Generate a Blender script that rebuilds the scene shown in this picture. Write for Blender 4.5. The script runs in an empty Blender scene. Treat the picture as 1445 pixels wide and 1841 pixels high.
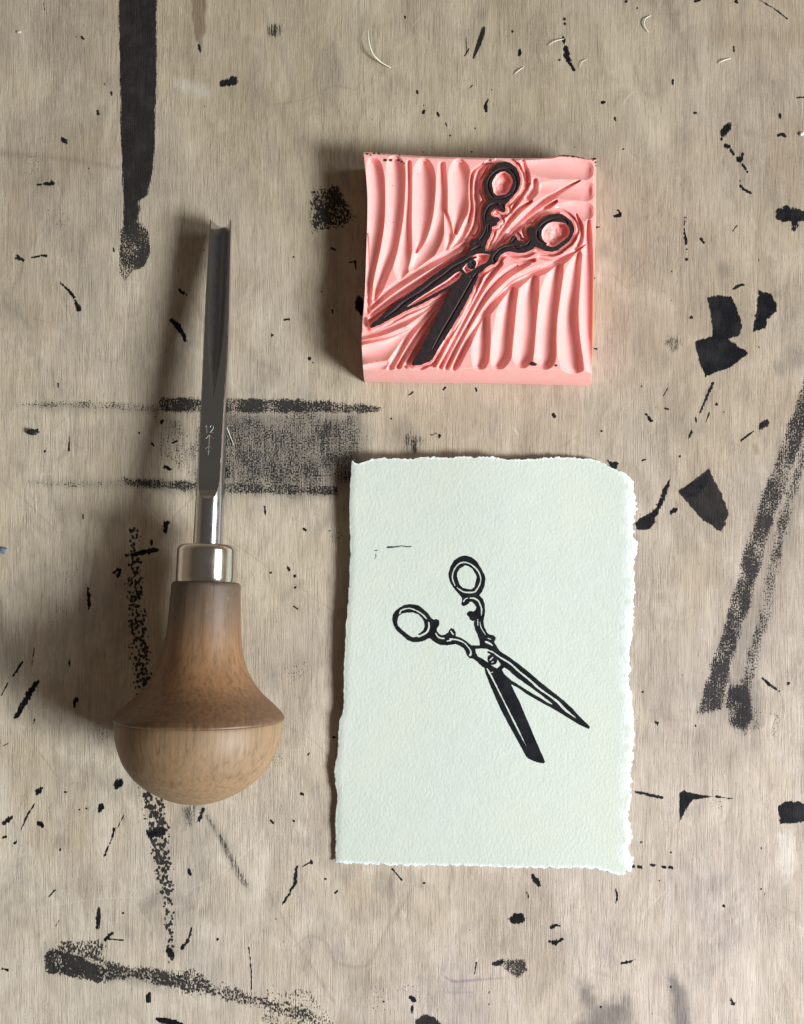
import bpy, math, random
import numpy as np
from mathutils import Vector

sc = bpy.context.scene
# ------------------------------------------------------------------ camera
S = 0.142e-3            # metres on the table per pixel of the 1445 px wide frame
H = 0.215               # camera height over the table
CX, CY = 722.5, 920.5
cam_d = bpy.data.cameras.new("camera")
cam = bpy.data.objects.new("camera", cam_d)
sc.collection.objects.link(cam)
cam.location = (0, 0, H)
cam.rotation_euler = (0, 0, 0)
cam_d.sensor_fit = 'HORIZONTAL'
cam_d.sensor_width = 36
cam_d.lens = 36 * H / (1445 * S)
cam_d.clip_start = 0.005
cam_d.clip_end = 50
sc.camera = cam

# ------------------------------------------------------------------ room light
w = bpy.data.worlds.new("World"); sc.world = w; w.use_nodes = True
wn, wl = w.node_tree.nodes, w.node_tree.links
bg = wn["Background"]
tc = wn.new("ShaderNodeTexCoord"); sep = wn.new("ShaderNodeSeparateXYZ")
wl.new(tc.outputs["Generated"], sep.inputs[0])
rmp = wn.new("ShaderNodeValToRGB")          # dim warm room: darker ceiling, paler walls
mr = wn.new("ShaderNodeMapRange"); mr.inputs[1].default_value = -0.1; mr.inputs[2].default_value = 1.0
wl.new(sep.outputs[2], mr.inputs[0]); wl.new(mr.outputs[0], rmp.inputs[0])
e = rmp.color_ramp.elements
e[0].position = 0.0; e[0].color = (0.50, 0.38, 0.25, 1)
e[1].position = 1.0; e[1].color = (0.20, 0.18, 0.16, 1)
m_ = e.new(0.45); m_.color = (0.42, 0.33, 0.24, 1)
m2_ = e.new(0.72); m2_.color = (0.16, 0.13, 0.10, 1)
wl.new(rmp.outputs[0], bg.inputs[0])
bg.inputs[1].default_value = 0.48

def area(name, az, el, dist, sx, sy, power, col):
    l = bpy.data.lights.new(name, 'AREA'); l.shape = 'RECTANGLE'
    l.size = sx; l.size_y = sy; l.energy = power; l.color = col
    o = bpy.data.objects.new(name, l); sc.collection.objects.link(o)
    a, b = math.radians(az), math.radians(el)
    d = Vector((math.cos(b)*math.cos(a), math.cos(b)*math.sin(a), math.sin(b)))
    o.location = d*dist
    o.rotation_euler = d.to_track_quat('Z', 'Y').to_euler()
    return o
area("window_light", -23, 34, 0.85, 0.24, 0.24, 13.0, (0.93, 0.98, 1.0))

area("metal_highlight_light", 9, 37, 0.95, 0.22, 0.34, 2.0, (0.95, 0.98, 1.0))  # weak lamp added at right to put highlights on rod, ferrule and neck

vs = sc.view_settings
vs.view_transform = 'Standard'; vs.look = 'None'; vs.exposure = 0; vs.gamma = 1
try: vs.use_curve_mapping = False
except Exception: pass

# ------------------------------------------------------------------ helpers
rng = np.random.default_rng(7)
random.seed(7)

def W(px, py, z):
    """photo pixel at height z (m) -> world"""
    k = S*(1 - z/H)
    return ((px-CX)*k, -(py-CY)*k, z)

def noise2(x, y, cell, seed=0, octaves=3, cy=None):
    """smooth value noise, 0..1"""
    x = np.asarray(x, float); y = np.asarray(y, float)
    out = np.zeros(np.broadcast(x, y).shape); amp, tot = 1.0, 0.0
    cyy = cell if cy is None else cy
    for o in range(octaves):
        r = np.random.default_rng(seed*31+o*7+1)
        tab = r.random((256, 256))
        u = x/cell + 50.3*o + 1000; v = y/cyy + 17.7*o + 1000
        iu = np.floor(u).astype(int); iv = np.floor(v).astype(int)
        fu = u-iu; fv = v-iv
        fu = fu*fu*(3-2*fu); fv = fv*fv*(3-2*fv)
        a = tab[iu & 255, iv & 255]; b = tab[(iu+1) & 255, iv & 255]
        c = tab[iu & 255, (iv+1) & 255]; d = tab[(iu+1) & 255, (iv+1) & 255]
        out += amp*((a*(1-fu)+b*fu)*(1-fv)+(c*(1-fu)+d*fu)*fv)
        tot += amp; amp *= 0.5; cell = cell/2; cyy = cyy/2
    return out/tot

def sstep(a, b, x):
    t = np.clip((x-a)/(b-a), 0, 1)
    return t*t*(3-2*t)

def sd_poly(X, Y, pts):
    """signed distance to a polygon, negative inside"""
    P = np.asarray(pts, float)
    d = np.full(X.shape, 1e18); ins = np.zeros(X.shape, bool)
    n = len(P)
    for i in range(n):
        ax, ay = P[i]; bx, by = P[(i+1) % n]
        ex, ey = bx-ax, by-ay
        L = ex*ex+ey*ey
        if L < 1e-12: continue
        wx, wy = X-ax, Y-ay
        t = np.clip((wx*ex+wy*ey)/L, 0, 1)
        dd = (wx-ex*t)**2+(wy-ey*t)**2
        d = np.minimum(d, dd)
        c = ((ay > Y) != (by > Y))
        if ey != 0:
            xi = ax + (Y-ay)*ex/ey
            ins ^= c & (X < xi)
    d = np.sqrt(d)
    return np.where(ins, -d, d)

def sd_stroke(X, Y, pts, r):
    """distance to a polyline minus its (interpolated) radius"""
    P = np.asarray(pts, float)
    R = np.full(len(P), float(r)) if np.isscalar(r) else np.asarray(r, float)
    best = np.full(X.shape, 1e18)
    if len(P) == 1:
        return np.hypot(X-P[0, 0], Y-P[0, 1])-R[0]
    for i in range(len(P)-1):
        ax, ay = P[i]; ex, ey = P[i+1]-P[i]
        L = max(ex*ex+ey*ey, 1e-9)
        t = np.clip(((X-ax)*ex+(Y-ay)*ey)/L, 0, 1)
        d = np.hypot(X-ax-ex*t, Y-ay-ey*t)-(R[i]*(1-t)+R[i+1]*t)
        best = np.minimum(best, d)
    return best

def spline(pts, n=6):
    """Catmull-Rom through the points (values may have any number of columns)"""
    P = np.asarray(pts, float)
    if len(P) < 3: return P
    Q = np.vstack([2*P[0]-P[1], P, 2*P[-1]-P[-2]])
    out = []
    for i in range(1, len(Q)-2):
        for k in range(n):
            t = k/n
            a, b, c, d = Q[i-1], Q[i], Q[i+1], Q[i+2]
            out.append(0.5*((2*b)+(c-a)*t+(2*a-5*b+4*c-d)*t*t+(3*b-a-3*c+d)*t**3))
    out.append(P[-1])
    return np.array(out)

def np_mesh(name, verts, faces, smooth=True):
    """faces: int array (n,4) or list of tuples"""
    me = bpy.data.meshes.new(name)
    if isinstance(faces, np.ndarray):
        n = len(verts); k = faces.shape[1]
        me.vertices.add(n); me.vertices.foreach_set("co", np.asarray(verts, np.float32).ravel())
        me.loops.add(faces.size); me.loops.foreach_set("vertex_index", faces.astype(np.int32).ravel())
        me.polygons.add(len(faces))
        me.polygons.foreach_set("loop_start", np.arange(0, faces.size, k, dtype=np.int32))
        me.update(calc_edges=True)
    else:
        me.from_pydata([tuple(map(float, v)) for v in verts], [], faces); me.update()
    if smooth:
        me.polygons.foreach_set("use_smooth", np.ones(len(me.polygons), bool))
    me.validate()
    return me

def link(name, me, mat=None, parent=None):
    o = bpy.data.objects.new(name, me); sc.collection.objects.link(o)
    if mat: me.materials.append(mat)
    if parent:
        o.parent = parent
    return o

def empty(name, loc, label, cat, group=None):
    o = bpy.data.objects.new(name, None); sc.collection.objects.link(o)
    o.location = loc; o.empty_display_size = 0.01
    o["label"] = label; o["category"] = cat
    if group: o["group"] = group
    return o

def shift(me, v):
    """move mesh data so that a world-space mesh sits under a parent at v"""
    co = np.empty(len(me.vertices)*3, np.float32); me.vertices.foreach_get("co", co)
    co = co.reshape(-1, 3)-np.array(v, np.float32)
    me.vertices.foreach_set("co", co.ravel()); me.update()

class N:
    """small node-tree helper"""
    def __init__(self, name):
        self.m = bpy.data.materials.new(name); self.m.use_nodes = True
        self.t = self.m.node_tree; self.b = self.t.nodes["Principled BSDF"]
    def n(self, typ, **kw):
        x = self.t.nodes.new(typ)
        for k, v in kw.items(): setattr(x, k, v)
        return x
    def l(self, a, b): self.t.links.new(a, b)
    def coord(self, scale=(1, 1, 1), out="Object", rot=(0, 0, 0)):
        c = self.n("ShaderNodeTexCoord"); mp = self.n("ShaderNodeMapping")
        mp.inputs["Scale"].default_value = scale; mp.inputs["Rotation"].default_value = rot
        self.l(c.outputs[out], mp.inputs[0]); return mp.outputs[0]
    def noise(self, vec, scale=1, detail=3, rough=0.5, dist=0):
        x = self.n("ShaderNodeTexNoise")
        x.inputs["Scale"].default_value = scale; x.inputs["Detail"].default_value = detail
        x.inputs["Roughness"].default_value = rough; x.inputs["Distortion"].default_value = dist
        self.l(vec, x.inputs["Vector"]); return x.outputs["Fac"]
    def rng(self, v, a, b, c=0, d=1, smooth=False):
        x = self.n("ShaderNodeMapRange")
        if smooth: x.interpolation_type = 'SMOOTHSTEP'
        for i, q in zip((1, 2, 3, 4), (a, b, c, d)): x.inputs[i].default_value = q
        self.l(v, x.inputs[0]); return x.outputs[0]
    def math(self, op, a, b=None, c=None):
        x = self.n("ShaderNodeMath", operation=op)
        for i, q in enumerate((a, b, c)):
            if q is None: continue
            if isinstance(q, (int, float)): x.inputs[i].default_value = q
            else: self.l(q, x.inputs[i])
        return x.outputs[0]
    def attr(self, name):
        x = self.n("ShaderNodeAttribute"); x.attribute_name = name; return x.outputs["Fac"]
    def mix(self, f, a, b, mode='MIX'):
        x = self.n("ShaderNodeMix", data_type='RGBA', blend_type=mode)
        if isinstance(f, (int, float)): x.inputs[0].default_value = f
        else: self.l(f, x.inputs[0])
        for i, q in ((6, a), (7, b)):
            if isinstance(q, tuple): x.inputs[i].default_value = (*q, 1) if len(q) == 3 else q
            else: self.l(q, x.inputs[i])
        return x.outputs[2]
    def ramp(self, v, stops):
        x = self.n("ShaderNodeValToRGB"); self.l(v, x.inputs[0]); el = x.color_ramp.elements
        el[0].position = stops[0][0]; el[0].color = (*stops[0][1], 1)
        el[1].position = stops[-1][0]; el[1].color = (*stops[-1][1], 1)
        for p, c in stops[1:-1]:
            q = el.new(p); q.color = (*c, 1)
        return x.outputs[0]
    def bump(self, h, dist, strength=1.0, normal=None):
        x = self.n("ShaderNodeBump"); x.inputs["Distance"].default_value = dist
        x.inputs["Strength"].default_value = strength
        self.l(h, x.inputs["Height"])
        if normal: self.l(normal, x.inputs["Normal"])
        return x.outputs[0]
    def set(self, **kw):
        for k, v in kw.items():
            i = self.b.inputs[k.replace("_", " ")]
            if isinstance(v, (int, float)): i.default_value = v
            elif isinstance(v, tuple): i.default_value = (*v, 1) if (len(v) == 3 and i.type == 'RGBA') else v
            else: self.l(v, i)
        return self.m

# ------------------------------------------------------------------ the work surface
def work_surface():
    px0, px1, py0, py1, st = -40, 1485, -40, 1881, 1.6
    fx = np.arange(px0, px1+st, st); fy = np.arange(py0, py1+st, st)
    gx = np.concatenate([np.linspace(-2600, px0-30, 60), fx, np.linspace(px1+30, 4000, 60)])
    gy = np.concatenate([np.linspace(-2600, py0-30, 60), fy, np.linspace(py1+30, 4500, 60)])
    nx, ny = len(gx), len(gy)
    X, Y = np.meshgrid(gx, gy)                     # (ny,nx)
    A = {k: np.zeros(X.shape) for k in ("ink_solid", "ink_fibre", "ink_dots", "ink_coarse", "ink_mid", "smudge", "brown", "pale", "dent", "violet")}
    def add(attr, kind, pts, r=None, v=1.0, soft=1.5, rough=0.0, cell=8, spl=True):
        P = np.asarray(pts, float)
        rr = 0 if r is None else float(np.max(r))
        pad = rr+soft+rough+6
        i0 = np.searchsorted(gx, P[:, 0].min()-pad); i1 = np.searchsorted(gx, P[:, 0].max()+pad)
        j0 = np.searchsorted(gy, P[:, 1].min()-pad); j1 = np.searchsorted(gy, P[:, 1].max()+pad)
        if i1 <= i0 or j1 <= j0: return
        x, y = X[j0:j1, i0:i1], Y[j0:j1, i0:i1]
        if kind == 'p':
            d = sd_poly(x, y, P)
        else:
            if spl and len(P) > 2:
                R = np.full(len(P), float(r)) if np.isscalar(r) else np.asarray(r, float)
                Q = spline(np.column_stack([P, R]), 5); d = sd_stroke(x, y, Q[:, :2], Q[:, 2])
            else: d = sd_stroke(x, y, P, r)
        if rough: d = d+(noise2(x, y, cell, 3, 3)-0.5)*2*rough
        m = v*(1-sstep(-soft, soft, d))
        A[attr][j0:j1, i0:i1] = np.maximum(A[attr][j0:j1, i0:i1], m)
    sol = lambda pts, **k: add("ink_solid", 'p', pts, **{**dict(soft=4.0, rough=4, cell=7), **k})
    stk = lambda pts, r, **k: add("ink_solid", 's', pts, r, **{**dict(soft=max(1.5, float(np.max(r))*.85), rough=min(3.4, float(np.max(r))*0.85), cell=4.2, v=1.12), **k})
    fib = lambda pts, **k: add("ink_fibre", 'p', pts, **{**dict(soft=5, rough=2), **k})
    dot = lambda pts, **k: add("ink_dots", 'p', pts, **{**dict(soft=9, rough=9, cell=22), **k})
    coarse = lambda pts, **k: add("ink_mid", 'p', pts, **{**dict(soft=9, rough=9, cell=22), **k})
    # long brushed stripe, top left
    fib([(213,-60),(213,30),(215,120),(217,250),(220,330),(222,370),(221,405),(232,405),(246,395),(250,362),(266,350),(273,320),(278,270),(281,180),(282,60),(281,-60)], v=.79, soft=5, rough=1.5)
    fib([(222,340),(221,420),(248,430),(252,380),(250,350)], v=.66, soft=7)
    dot([(216,415),(214,470),(217,500),(226,507),(238,488),(262,482),(271,455),(269,425),(256,398),(225,398)], v=.74, soft=5, rough=4)
    # dry brushed bars, left middle
    add("ink_dots", 's', [(35,728),(180,728),(285,735)], [6,9,9], v=.50, soft=6, rough=3)
    dot([(285,712),(400,716),(520,716),(600,722),(688,732),(686,742),(600,744),(400,744),(285,742)], v=.74, soft=6, rough=4)
    add("ink_dots", 's', [(410,722),(560,724),(680,736)], 6, v=.74, soft=7, rough=6)
    dot([(350,740),(400,735),(640,740),(662,790),(650,845),(628,880),(400,885),(345,870),(335,800)], v=.56, soft=26, rough=30, cell=46)
    add("ink_dots", 'p', [(270,745),(350,745),(350,860),(290,830)], v=.40, soft=14, rough=14, cell=24)
    dot([(220,858),(350,864),(480,868),(610,872),(606,892),(480,890),(340,884),(225,874)], v=.66, soft=6, rough=4)
    add("ink_dots", 's', [(50,867),(120,872),(230,868)], [5,7,8], v=.42, soft=6, rough=3)
    add("smudge", 'p', [(350,740),(650,740),(660,800),(630,885),(350,880)], v=.60, soft=24, rough=12, cell=40)
    add("smudge", 's', [(230,868),(400,878),(600,882)], [8,14,14], v=.45, soft=10)
    add("smudge", 's', [(60,868),(230,870)], 9, v=.22, soft=8)
    add("smudge", 's', [(60,730),(290,738)], 8, v=.25, soft=8)
    sol([(398,860),(410,845),(400,835),(398,848)], rough=2)
    # dotted vertical stripe
    add("ink_coarse", 's', [(240,955),(243,1050),(250,1150),(262,1260)], [10,15,17,18], v=.60, soft=9, rough=7)
    add("ink_coarse", 's', [(270,1420),(280,1470),(291,1540),(298,1600)], [20,20,17,14], v=.68, soft=9, rough=5)
    add("ink_coarse", 's', [(298,1600),(305,1660),(308,1725)], [10,9,9], v=.62, soft=6, rough=5)
    stk([(272,1500),(292,1494)], 8); add("smudge", 's', [(262,1630),(300,1612),(338,1630),(300,1650)], 14, v=.35, soft=12, rough=6)
    # bottom-left swipe
    coarse([(80,1722),(92,1702),(140,1712),(190,1742),(186,1766),(120,1757),(82,1752)], v=.86, soft=9, rough=8)
    add('smudge', 'p', [(85,1700),(190,1735),(330,1765),(300,1780),(180,1760),(88,1752)], v=.35, soft=12, rough=8)
    coarse([(95,1712),(110,1690),(190,1692),(192,1740),(130,1720)], v=.62, soft=10, rough=8)
    coarse([(185,1730),(260,1738),(340,1742),(395,1780),(420,1800),(330,1785),(250,1765),(185,1768)], v=.68, soft=10, rough=10)
    add("ink_mid", 's', [(330,1755),(410,1786),(480,1805),(560,1828),(600,1860)], [16,16,14,16,18], v=.60, soft=10, rough=8)
    add("ink_mid", 'p', [(470,1780),(560,1760),(610,1860),(470,1860)], v=.44, soft=14, rough=16, cell=24)
    # stipple beside the stamp
    coarse([(562,336),(612,331),(622,362),(640,392),(604,408),(558,418),(556,372)], v=.74, soft=13, rough=12)
    # solid patches, right
    sol([(1270,535),(1290,530),(1315,534),(1325,560),(1335,585),(1330,603),(1312,610),(1346,636),(1330,648),(1305,665),(1268,677),(1255,645),(1248,614),(1280,605),(1278,570)], rough=3)
    sol([(1363,521),(1385,528),(1396,545),(1395,560),(1380,575),(1376,590),(1353,596),(1358,560)], rough=3)
    sol([(1390,378),(1410,371),(1460,380),(1460,400),(1435,400),(1430,418),(1422,415),(1420,400),(1395,395)], rough=5)
    fib([(1218,883),(1250,860),(1273,843),(1285,865),(1300,895),(1310,925),(1297,958),(1265,935),(1240,910)], v=.88, soft=3, rough=3)
    sol([(1218,883),(1250,862),(1270,848),(1276,870),(1250,893),(1235,898)], rough=4, v=.8)
    sol([(1139,942),(1158,926),(1175,920),(1178,938),(1165,952),(1145,953)], rough=3)
    stk([(1170,930),(1186,908),(1193,890),(1204,862)], [6,4.5,4.5,1.2])
    stk([(1207,921),(1214,917)], 4); sol([(1088,825),(1110,832),(1110,845),(1095,838)], rough=4)
    # long diagonal rolled stripe
    dot([(1460,640),(1437,700),(1405,790),(1375,870),(1335,1000),(1300,1120),(1250,1280),(1262,1288),(1300,1278),(1318,1190),(1348,1090),(1385,960),(1420,860),(1460,750)], v=.70, soft=8, rough=5)
    add('ink_dots', 's', [(1450,800),(1424,880),(1400,970),(1373,1108),(1342,1220),(1332,1280)], [9,12,12,11,13,14], v=.60, soft=9, rough=6)
    add('smudge', 'p', [(1302,1215),(1366,1225),(1368,1300),(1335,1322),(1308,1300)], v=.5, soft=14, rough=6)
    add("smudge", 'p', [(1460,660),(1380,860),(1300,1120),(1255,1285),(1340,1310),(1365,1200),(1410,1020),(1460,900)], v=.28, soft=22, rough=10, cell=30)
    dot([(1308,1230),(1345,1225),(1355,1290),(1340,1318),(1310,1300),(1300,1270)], v=.80, soft=10, rough=6)
    dot([(1350,1270),(1370,1275),(1368,1315),(1348,1312)], v=.5, soft=10); dot([(1385,1280),(1402,1285),(1396,1330),(1380,1325)], v=.5, soft=10)
    # lower right marks
    sol([(1220,1425),(1230,1420),(1245,1426),(1287,1432),(1245,1439),(1236,1450),(1226,1470),(1221,1478)], rough=1.5, cell=6)
    stk([(1287,1432),(1320,1436)], [2,.5]); stk([(1142,1424),(1165,1428),(1190,1434)], [2,3,2])
    stk([(1221,1475),(1216,1500)], [2,.4], v=.6)
    sol([(1398,1450),(1410,1442),(1430,1440),(1460,1445),(1460,1478),(1402,1482)], rough=3)
    for x, y in ((1135,1557),(1147,1558),(1171,1555),(1190,1558),(1203,1559)): stk([(x,y),(x+5,y+1)], 2.6)
    stk([(1106,1597),(1109,1612),(1107,1623)], [1,2,1]); stk([(957,1572),(963,1582),(970,1592)], [3,5,3])
    sol([(914,1652),(922,1642),(938,1641),(946,1650),(940,1659),(920,1661)], rough=3, cell=6)
    stk([(990,1668),(998,1663),(1005,1664)], [2,4,2]); stk([(989,1692),(997,1695),(1010,1688)], [3,4,3])
    stk([(1118,1732),(1126,1730),(1142,1725)], [2,3,.6]); stk([(1314,1798),(1317,1803)], 4)
    add("smudge", 'p', [(1040,1760),(1075,1800),(1125,1800),(1140,1900),(1020,1900),(1050,1820)], v=.75, soft=22, rough=16, cell=20)
    add("smudge", 's', [(1212,1765),(1222,1800),(1226,1870)], [10,15,17], v=.7, soft=9, rough=4)
    dot([(885,1728),(905,1722),(945,1725),(950,1745),(930,1758),(915,1748)], v=.66, soft=6, rough=6)
    stk([(888,1733),(903,1728)], 4); stk([(738,1793),(744,1797)], 4); stk([(741,1810),(740,1818)], 2.6)
    fib([(745,1832),(762,1823),(785,1828),(800,1860),(750,1860)], v=.85, soft=5, rough=4)
    add("violet", 's', [(795,1752),(815,1764),(850,1762),(905,1758)], [1,2.5,2,1], v=.8, soft=2)
    add("violet", 's', [(800,1784),(850,1784)], 1, v=.5, soft=2)
    add("violet", 'p', [(1170,1750),(1215,1745),(1215,1775),(1175,1772)], v=.3, soft=12)
    # small marks: (points, radius)
    small = [
     ([(402,150),(420,146)],[7,8]), ([(68,332),(84,331),(97,330)],[1,3,2.4]), ([(92,324),(94,330)],1.4), ([(110,248),(114,252),(120,257)],[2.6,4,2.4]),
     ([(30,463),(42,468)],[4,2]), ([(57,463),(70,461)],1.8), ([(75,459),(83,461)],2.4), ([(108,507),(125,525),(137,545),(142,556)],[1.2,2.4,3.6,4.2]),
     ([(176,200),(177,206)],[3,2]), ([(187,150),(189,153)],1.4), ([(200,166),(201,172)],1.8), ([(146,66),(150,70)],1.8), ([(137,66)],1.2), ([(78,5),(80,18)],1.2),
     ([(160,303)],2.4), ([(357,82),(361,97)],[2.6,1]), ([(308,575),(318,585),(327,598),(334,612)],[4,5,4,2]), ([(322,522),(330,527)],[3,2.4]), ([(335,530)],2),
     ([(204,446),(205,452)],1.4), ([(367,450)],1.4), ([(59,776),(68,775)],[4,2.4]), ([(50,778),(64,781)],[2,2]), ([(125,785),(124,810)],[.8,1.6]), ([(80,812)],2),
     ([(104,690),(105,696)],1.4), ([(273,797),(277,802)],2), ([(250,778)],2), ([(298,840),(304,843)],[3.4,3]), ([(292,757),(290,760)],2.4), ([(318,793),(310,796)],1.8),
     ([(300,940),(296,955)],[5,3.4]), ([(225,999),(250,995),(275,990),(283,988)],[1.4,4,5,2]), ([(272,973),(272,979)],[3,2]), ([(204,1030),(215,1024),(212,1038)],[2,4,2]),
     ([(157,1052),(160,1075),(160,1096)],[1,3.4,2]), ([(149,925),(150,933)],1.2), ([(57,1195),(62,1165)],1), ([(124,1185),(125,1198)],1.4), ([(30,1288),(45,1262),(60,1235),(70,1222)],[4,5.5,5,1]),
     ([(2,1250),(14,1228)],[1,2]), ([(24,1215),(40,1190)],[2,1.6]), ([(137,1257),(133,1270)],[4,1.6]), ([(62,1293),(61,1300)],1.2), ([(5,1341),(14,1337)],1),
     ([(68,1424),(76,1416)],[5,3]), ([(62,1445),(48,1468),(38,1492)],[1,2,1]), ([(5,1482),(14,1474),(22,1468)],[2,4.5,2]), ([(206,1417),(214,1408),(220,1405)],[3,7,3]),
     ([(182,1450),(178,1458)],[6,3]), ([(70,1479),(77,1484)],4), ([(142,1456)],2.4), ([(155,1453)],2), ([(118,1424)],2.4), ([(6,1506),(12,1504)],2), ([(26,1516),(30,1512)],2),
     ([(205,1490),(203,1502),(196,1520),(188,1538)],[3,1.6,1.4,1.8]), ([(223,1465),(210,1490)],.9), ([(108,1528)],2.6), ([(30,1510)],1.5), ([(179,1632),(177,1650),(175,1672)],[2,6,2]),
     ([(188,1690),(200,1678)],[2,4]), ([(195,1688),(224,1690)],[1.6,1.2]), ([(268,1788),(266,1796)],[5,6]), ([(283,1833),(300,1836),(322,1842)],[4,6,6]), ([(221,1641)],1.8),
     ([(391,1688)],3.4), ([(344,1668),(338,1690),(326,1705)],[1,2.6,3]), ([(305,1710),(308,1715)],7), ([(447,1702),(451,1740),(452,1792)],[.8,1.3,.6]), ([(5,1742),(14,1743)],[1.6,3]),
     ([(340,1565),(342,1572)],3), ([(98,1600),(88,1612)],[1.4,1]), ([(100,1665),(106,1655)],1), ([(365,1455),(358,1475)],[3,4]),
     ([(543,1428)],3.2), ([(528,1475)],2.6), ([(559,1545),(560,1552)],[1.4,3.4]), ([(534,1558),(531,1572),(528,1592),(508,1625)],[2,3.4,2.6,1.4]), ([(560,1548),(544,1558)],1),
     ([(554,1357),(556,1354)],1.6), ([(607,1600),(603,1605)],[1.4,2]), ([(705,1562),(722,1582)],[1.6,1.8]), ([(762,1587)],2.2), ([(600,1325)],2.6), ([(487,1475),(490,1480)],2),
     ([(475,911),(477,925)],[1.6,2]), ([(547,952),(549,954)],[3,2]), ([(592,954)],1.4), ([(487,1030)],2), ([(530,1036)],2.6), ([(531,1056)],2), ([(528,1090),(535,1095)],1.4), ([(514,1012),(519,1024)],[.8,2.6]),
     ([(555,643),(556,645)],2.6), ([(562,652)],1.4), ([(645,535),(646,548),(650,560)],[4,9,5]), ([(628,472),(640,470)],1.4), ([(638,470),(640,484)],[1.6,1]), ([(596,446),(602,449)],2.2), ([(578,524)],1.8),
     ([(597,558),(598,563)],2), ([(490,603)],3), ([(527,462)],2), ([(512,575),(520,574)],2.4), ([(750,165),(751,167)],2.4), ([(761,190)],1.8), ([(762,201),(761,203)],2.6), ([(786,203),(788,208)],1.8),
     ([(801,222),(803,226)],1.5), ([(809,244)],1.6), ([(854,231)],1.4), ([(761,274)],1.3), ([(727,29),(728,33)],1.8), ([(843,88),(835,100)],[1.8,1]), ([(874,199),(872,190),(878,176)],[2.6,3,1]),
     ([(884,162)],1.6), ([(933,98),(934,90)],[4,2.4]), ([(921,57)],2), ([(842,160),(850,153)],1), ([(1014,34)],2.8), ([(1015,43)],2), ([(1012,70),(1014,78)],[4,3]),
     ([(1017,86),(1018,100),(1022,108)],[3,6,5]), ([(1025,115),(1031,125)],[3,3.4]), ([(1005,108)],2.4), ([(1082,185),(1087,184)],2.2), ([(1105,212),(1106,217)],1.8), ([(1209,145),(1210,151)],[3.4,2.4]),
     ([(1318,85),(1319,91)],[2,2.6]), ([(1248,203),(1252,203)],2), ([(1125,3)],2.6), ([(1145,15)],2), ([(1248,2),(1256,1)],[2,3]), ([(1323,2),(1325,5)],[3,2]), ([(1362,-2),(1385,12),(1400,22),(1415,34)],[1.4,1.2,1.4,1]),
     ([(1300,242),(1305,232),(1311,226)],[5,8,5]), ([(1297,250)],3), ([(1305,262),(1309,264)],3.6), ([(1313,270),(1318,278)],2.8), ([(1324,284),(1330,288),(1334,277)],[2.6,4,2.4]), ([(1335,297),(1340,304)],[3,2]),
     ([(1343,309)],2), ([(1330,333),(1338,342),(1348,347)],[2.6,3,1.6]), ([(1330,325)],2.2), ([(1398,243),(1405,241),(1412,246)],[2.4,3,2.2]), ([(1401,205),(1402,212)],[2.6,1.4]), ([(1432,176),(1445,175)],1.6),
     ([(1106,389),(1114,385),(1111,378)],[2,3.6,1]), ([(1103,388),(1110,390)],1.4), ([(1070,409),(1077,408)],1.5), ([(1068,500)],1.8), ([(1207,488)],1.5), ([(1190,523)],1.4), ([(1120,268)],1.8),
     ([(1231,390),(1230,410),(1233,437)],[1.6,1.6,3]), ([(1234,448)],2.4), ([(1234,466)],2.6), ([(1261,430),(1265,436)],[2.8,2]), ([(1317,415),(1325,405)],[1.4,.8]), ([(1154,358)],1.6),
     ([(1316,521),(1326,515),(1335,512)],[1,2.6,2.4]), ([(1240,572),(1243,571)],3), ([(1207,540)],2), ([(1364,468)],1.5), ([(1281,690),(1270,715),(1258,742)],[2.6,2.2,2]), ([(1250,752),(1251,757)],2.2),
     ([(1242,778),(1238,790)],[3.4,1]), ([(1287,727)],2.6), ([(1301,741)],2), ([(1162,745),(1170,757)],[3,3.4]), ([(1366,768),(1374,763),(1380,755)],[3,6.5,1]), ([(1332,792),(1345,782),(1355,775)],[1.8,1.8,1.6]),
     ([(1196,734),(1200,736)],2), ([(1179,733)],1.4), ([(1153,694)],1.8), ([(1275,742),(1268,760)],[1.6,1]), ([(1200,698),(1192,712)],1), ([(1222,821)],2.2), ([(1154,828),(1160,826)],1.4),
     ([(995,746),(997,749)],3), ([(1081,775)],2), ([(1068,627),(1073,628)],1.4), ([(1226,993)],1.4), ([(1232,855)],1), ([(776,782),(786,780),(790,784)],[2,2,3.4]), ([(797,700),(800,697)],2.2), ([(855,698),(856,703)],1.8),
     ([(703,753)],1.8), ([(735,710),(742,705)],1.8), ([(848,273)],2), ([(1033,265)],1.8), ([(1178,1298),(1182,1301)],[1.6,3.4]), ([(1155,1244)],2), ([(1370,1220),(1385,1232),(1400,1242)],[1.6,3,.8]),
     ([(1418,1229)],2.6), ([(1250,1305)],1.8), ([(1300,1628)],3), ([(1368,1598)],1.6), ([(1206,1774)],2.4), ([(1153,1514)],2), ([(1206,1532)],2), ([(1185,1583)],1.4), ([(1368,1525)],2), ([(856,1730),(853,1750)],1.2),
     ([(690,1800)],2), ([(1080,1810)],2), ([(950,1610)],2), ([(947,1604),(950,1612)],[1.4,2.2]), ([(585,1580)],2), ([(496,1652)],1.6), ([(320,1755)],3)]
    for p, r in small: stk(p, r)
    add("ink_fibre", 's', [(869,52),(862,75),(851,104)], [4,4.5,2], v=.85, soft=2)
    add("ink_fibre", 's', [(838,70),(840,95)], 4, v=.45, soft=4)
    add("ink_fibre", 's', [(495,55)], 15, v=.5, soft=8)
    add("ink_fibre", 's', [(1210,618)], 20, v=.42, soft=12, rough=6)
    add("ink_fibre", 's', [(740,795)], 20, v=.45, soft=12, rough=8)
    add("smudge", 's', [(740,795),(725,775)], 22, v=.35, soft=16, rough=6)
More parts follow.
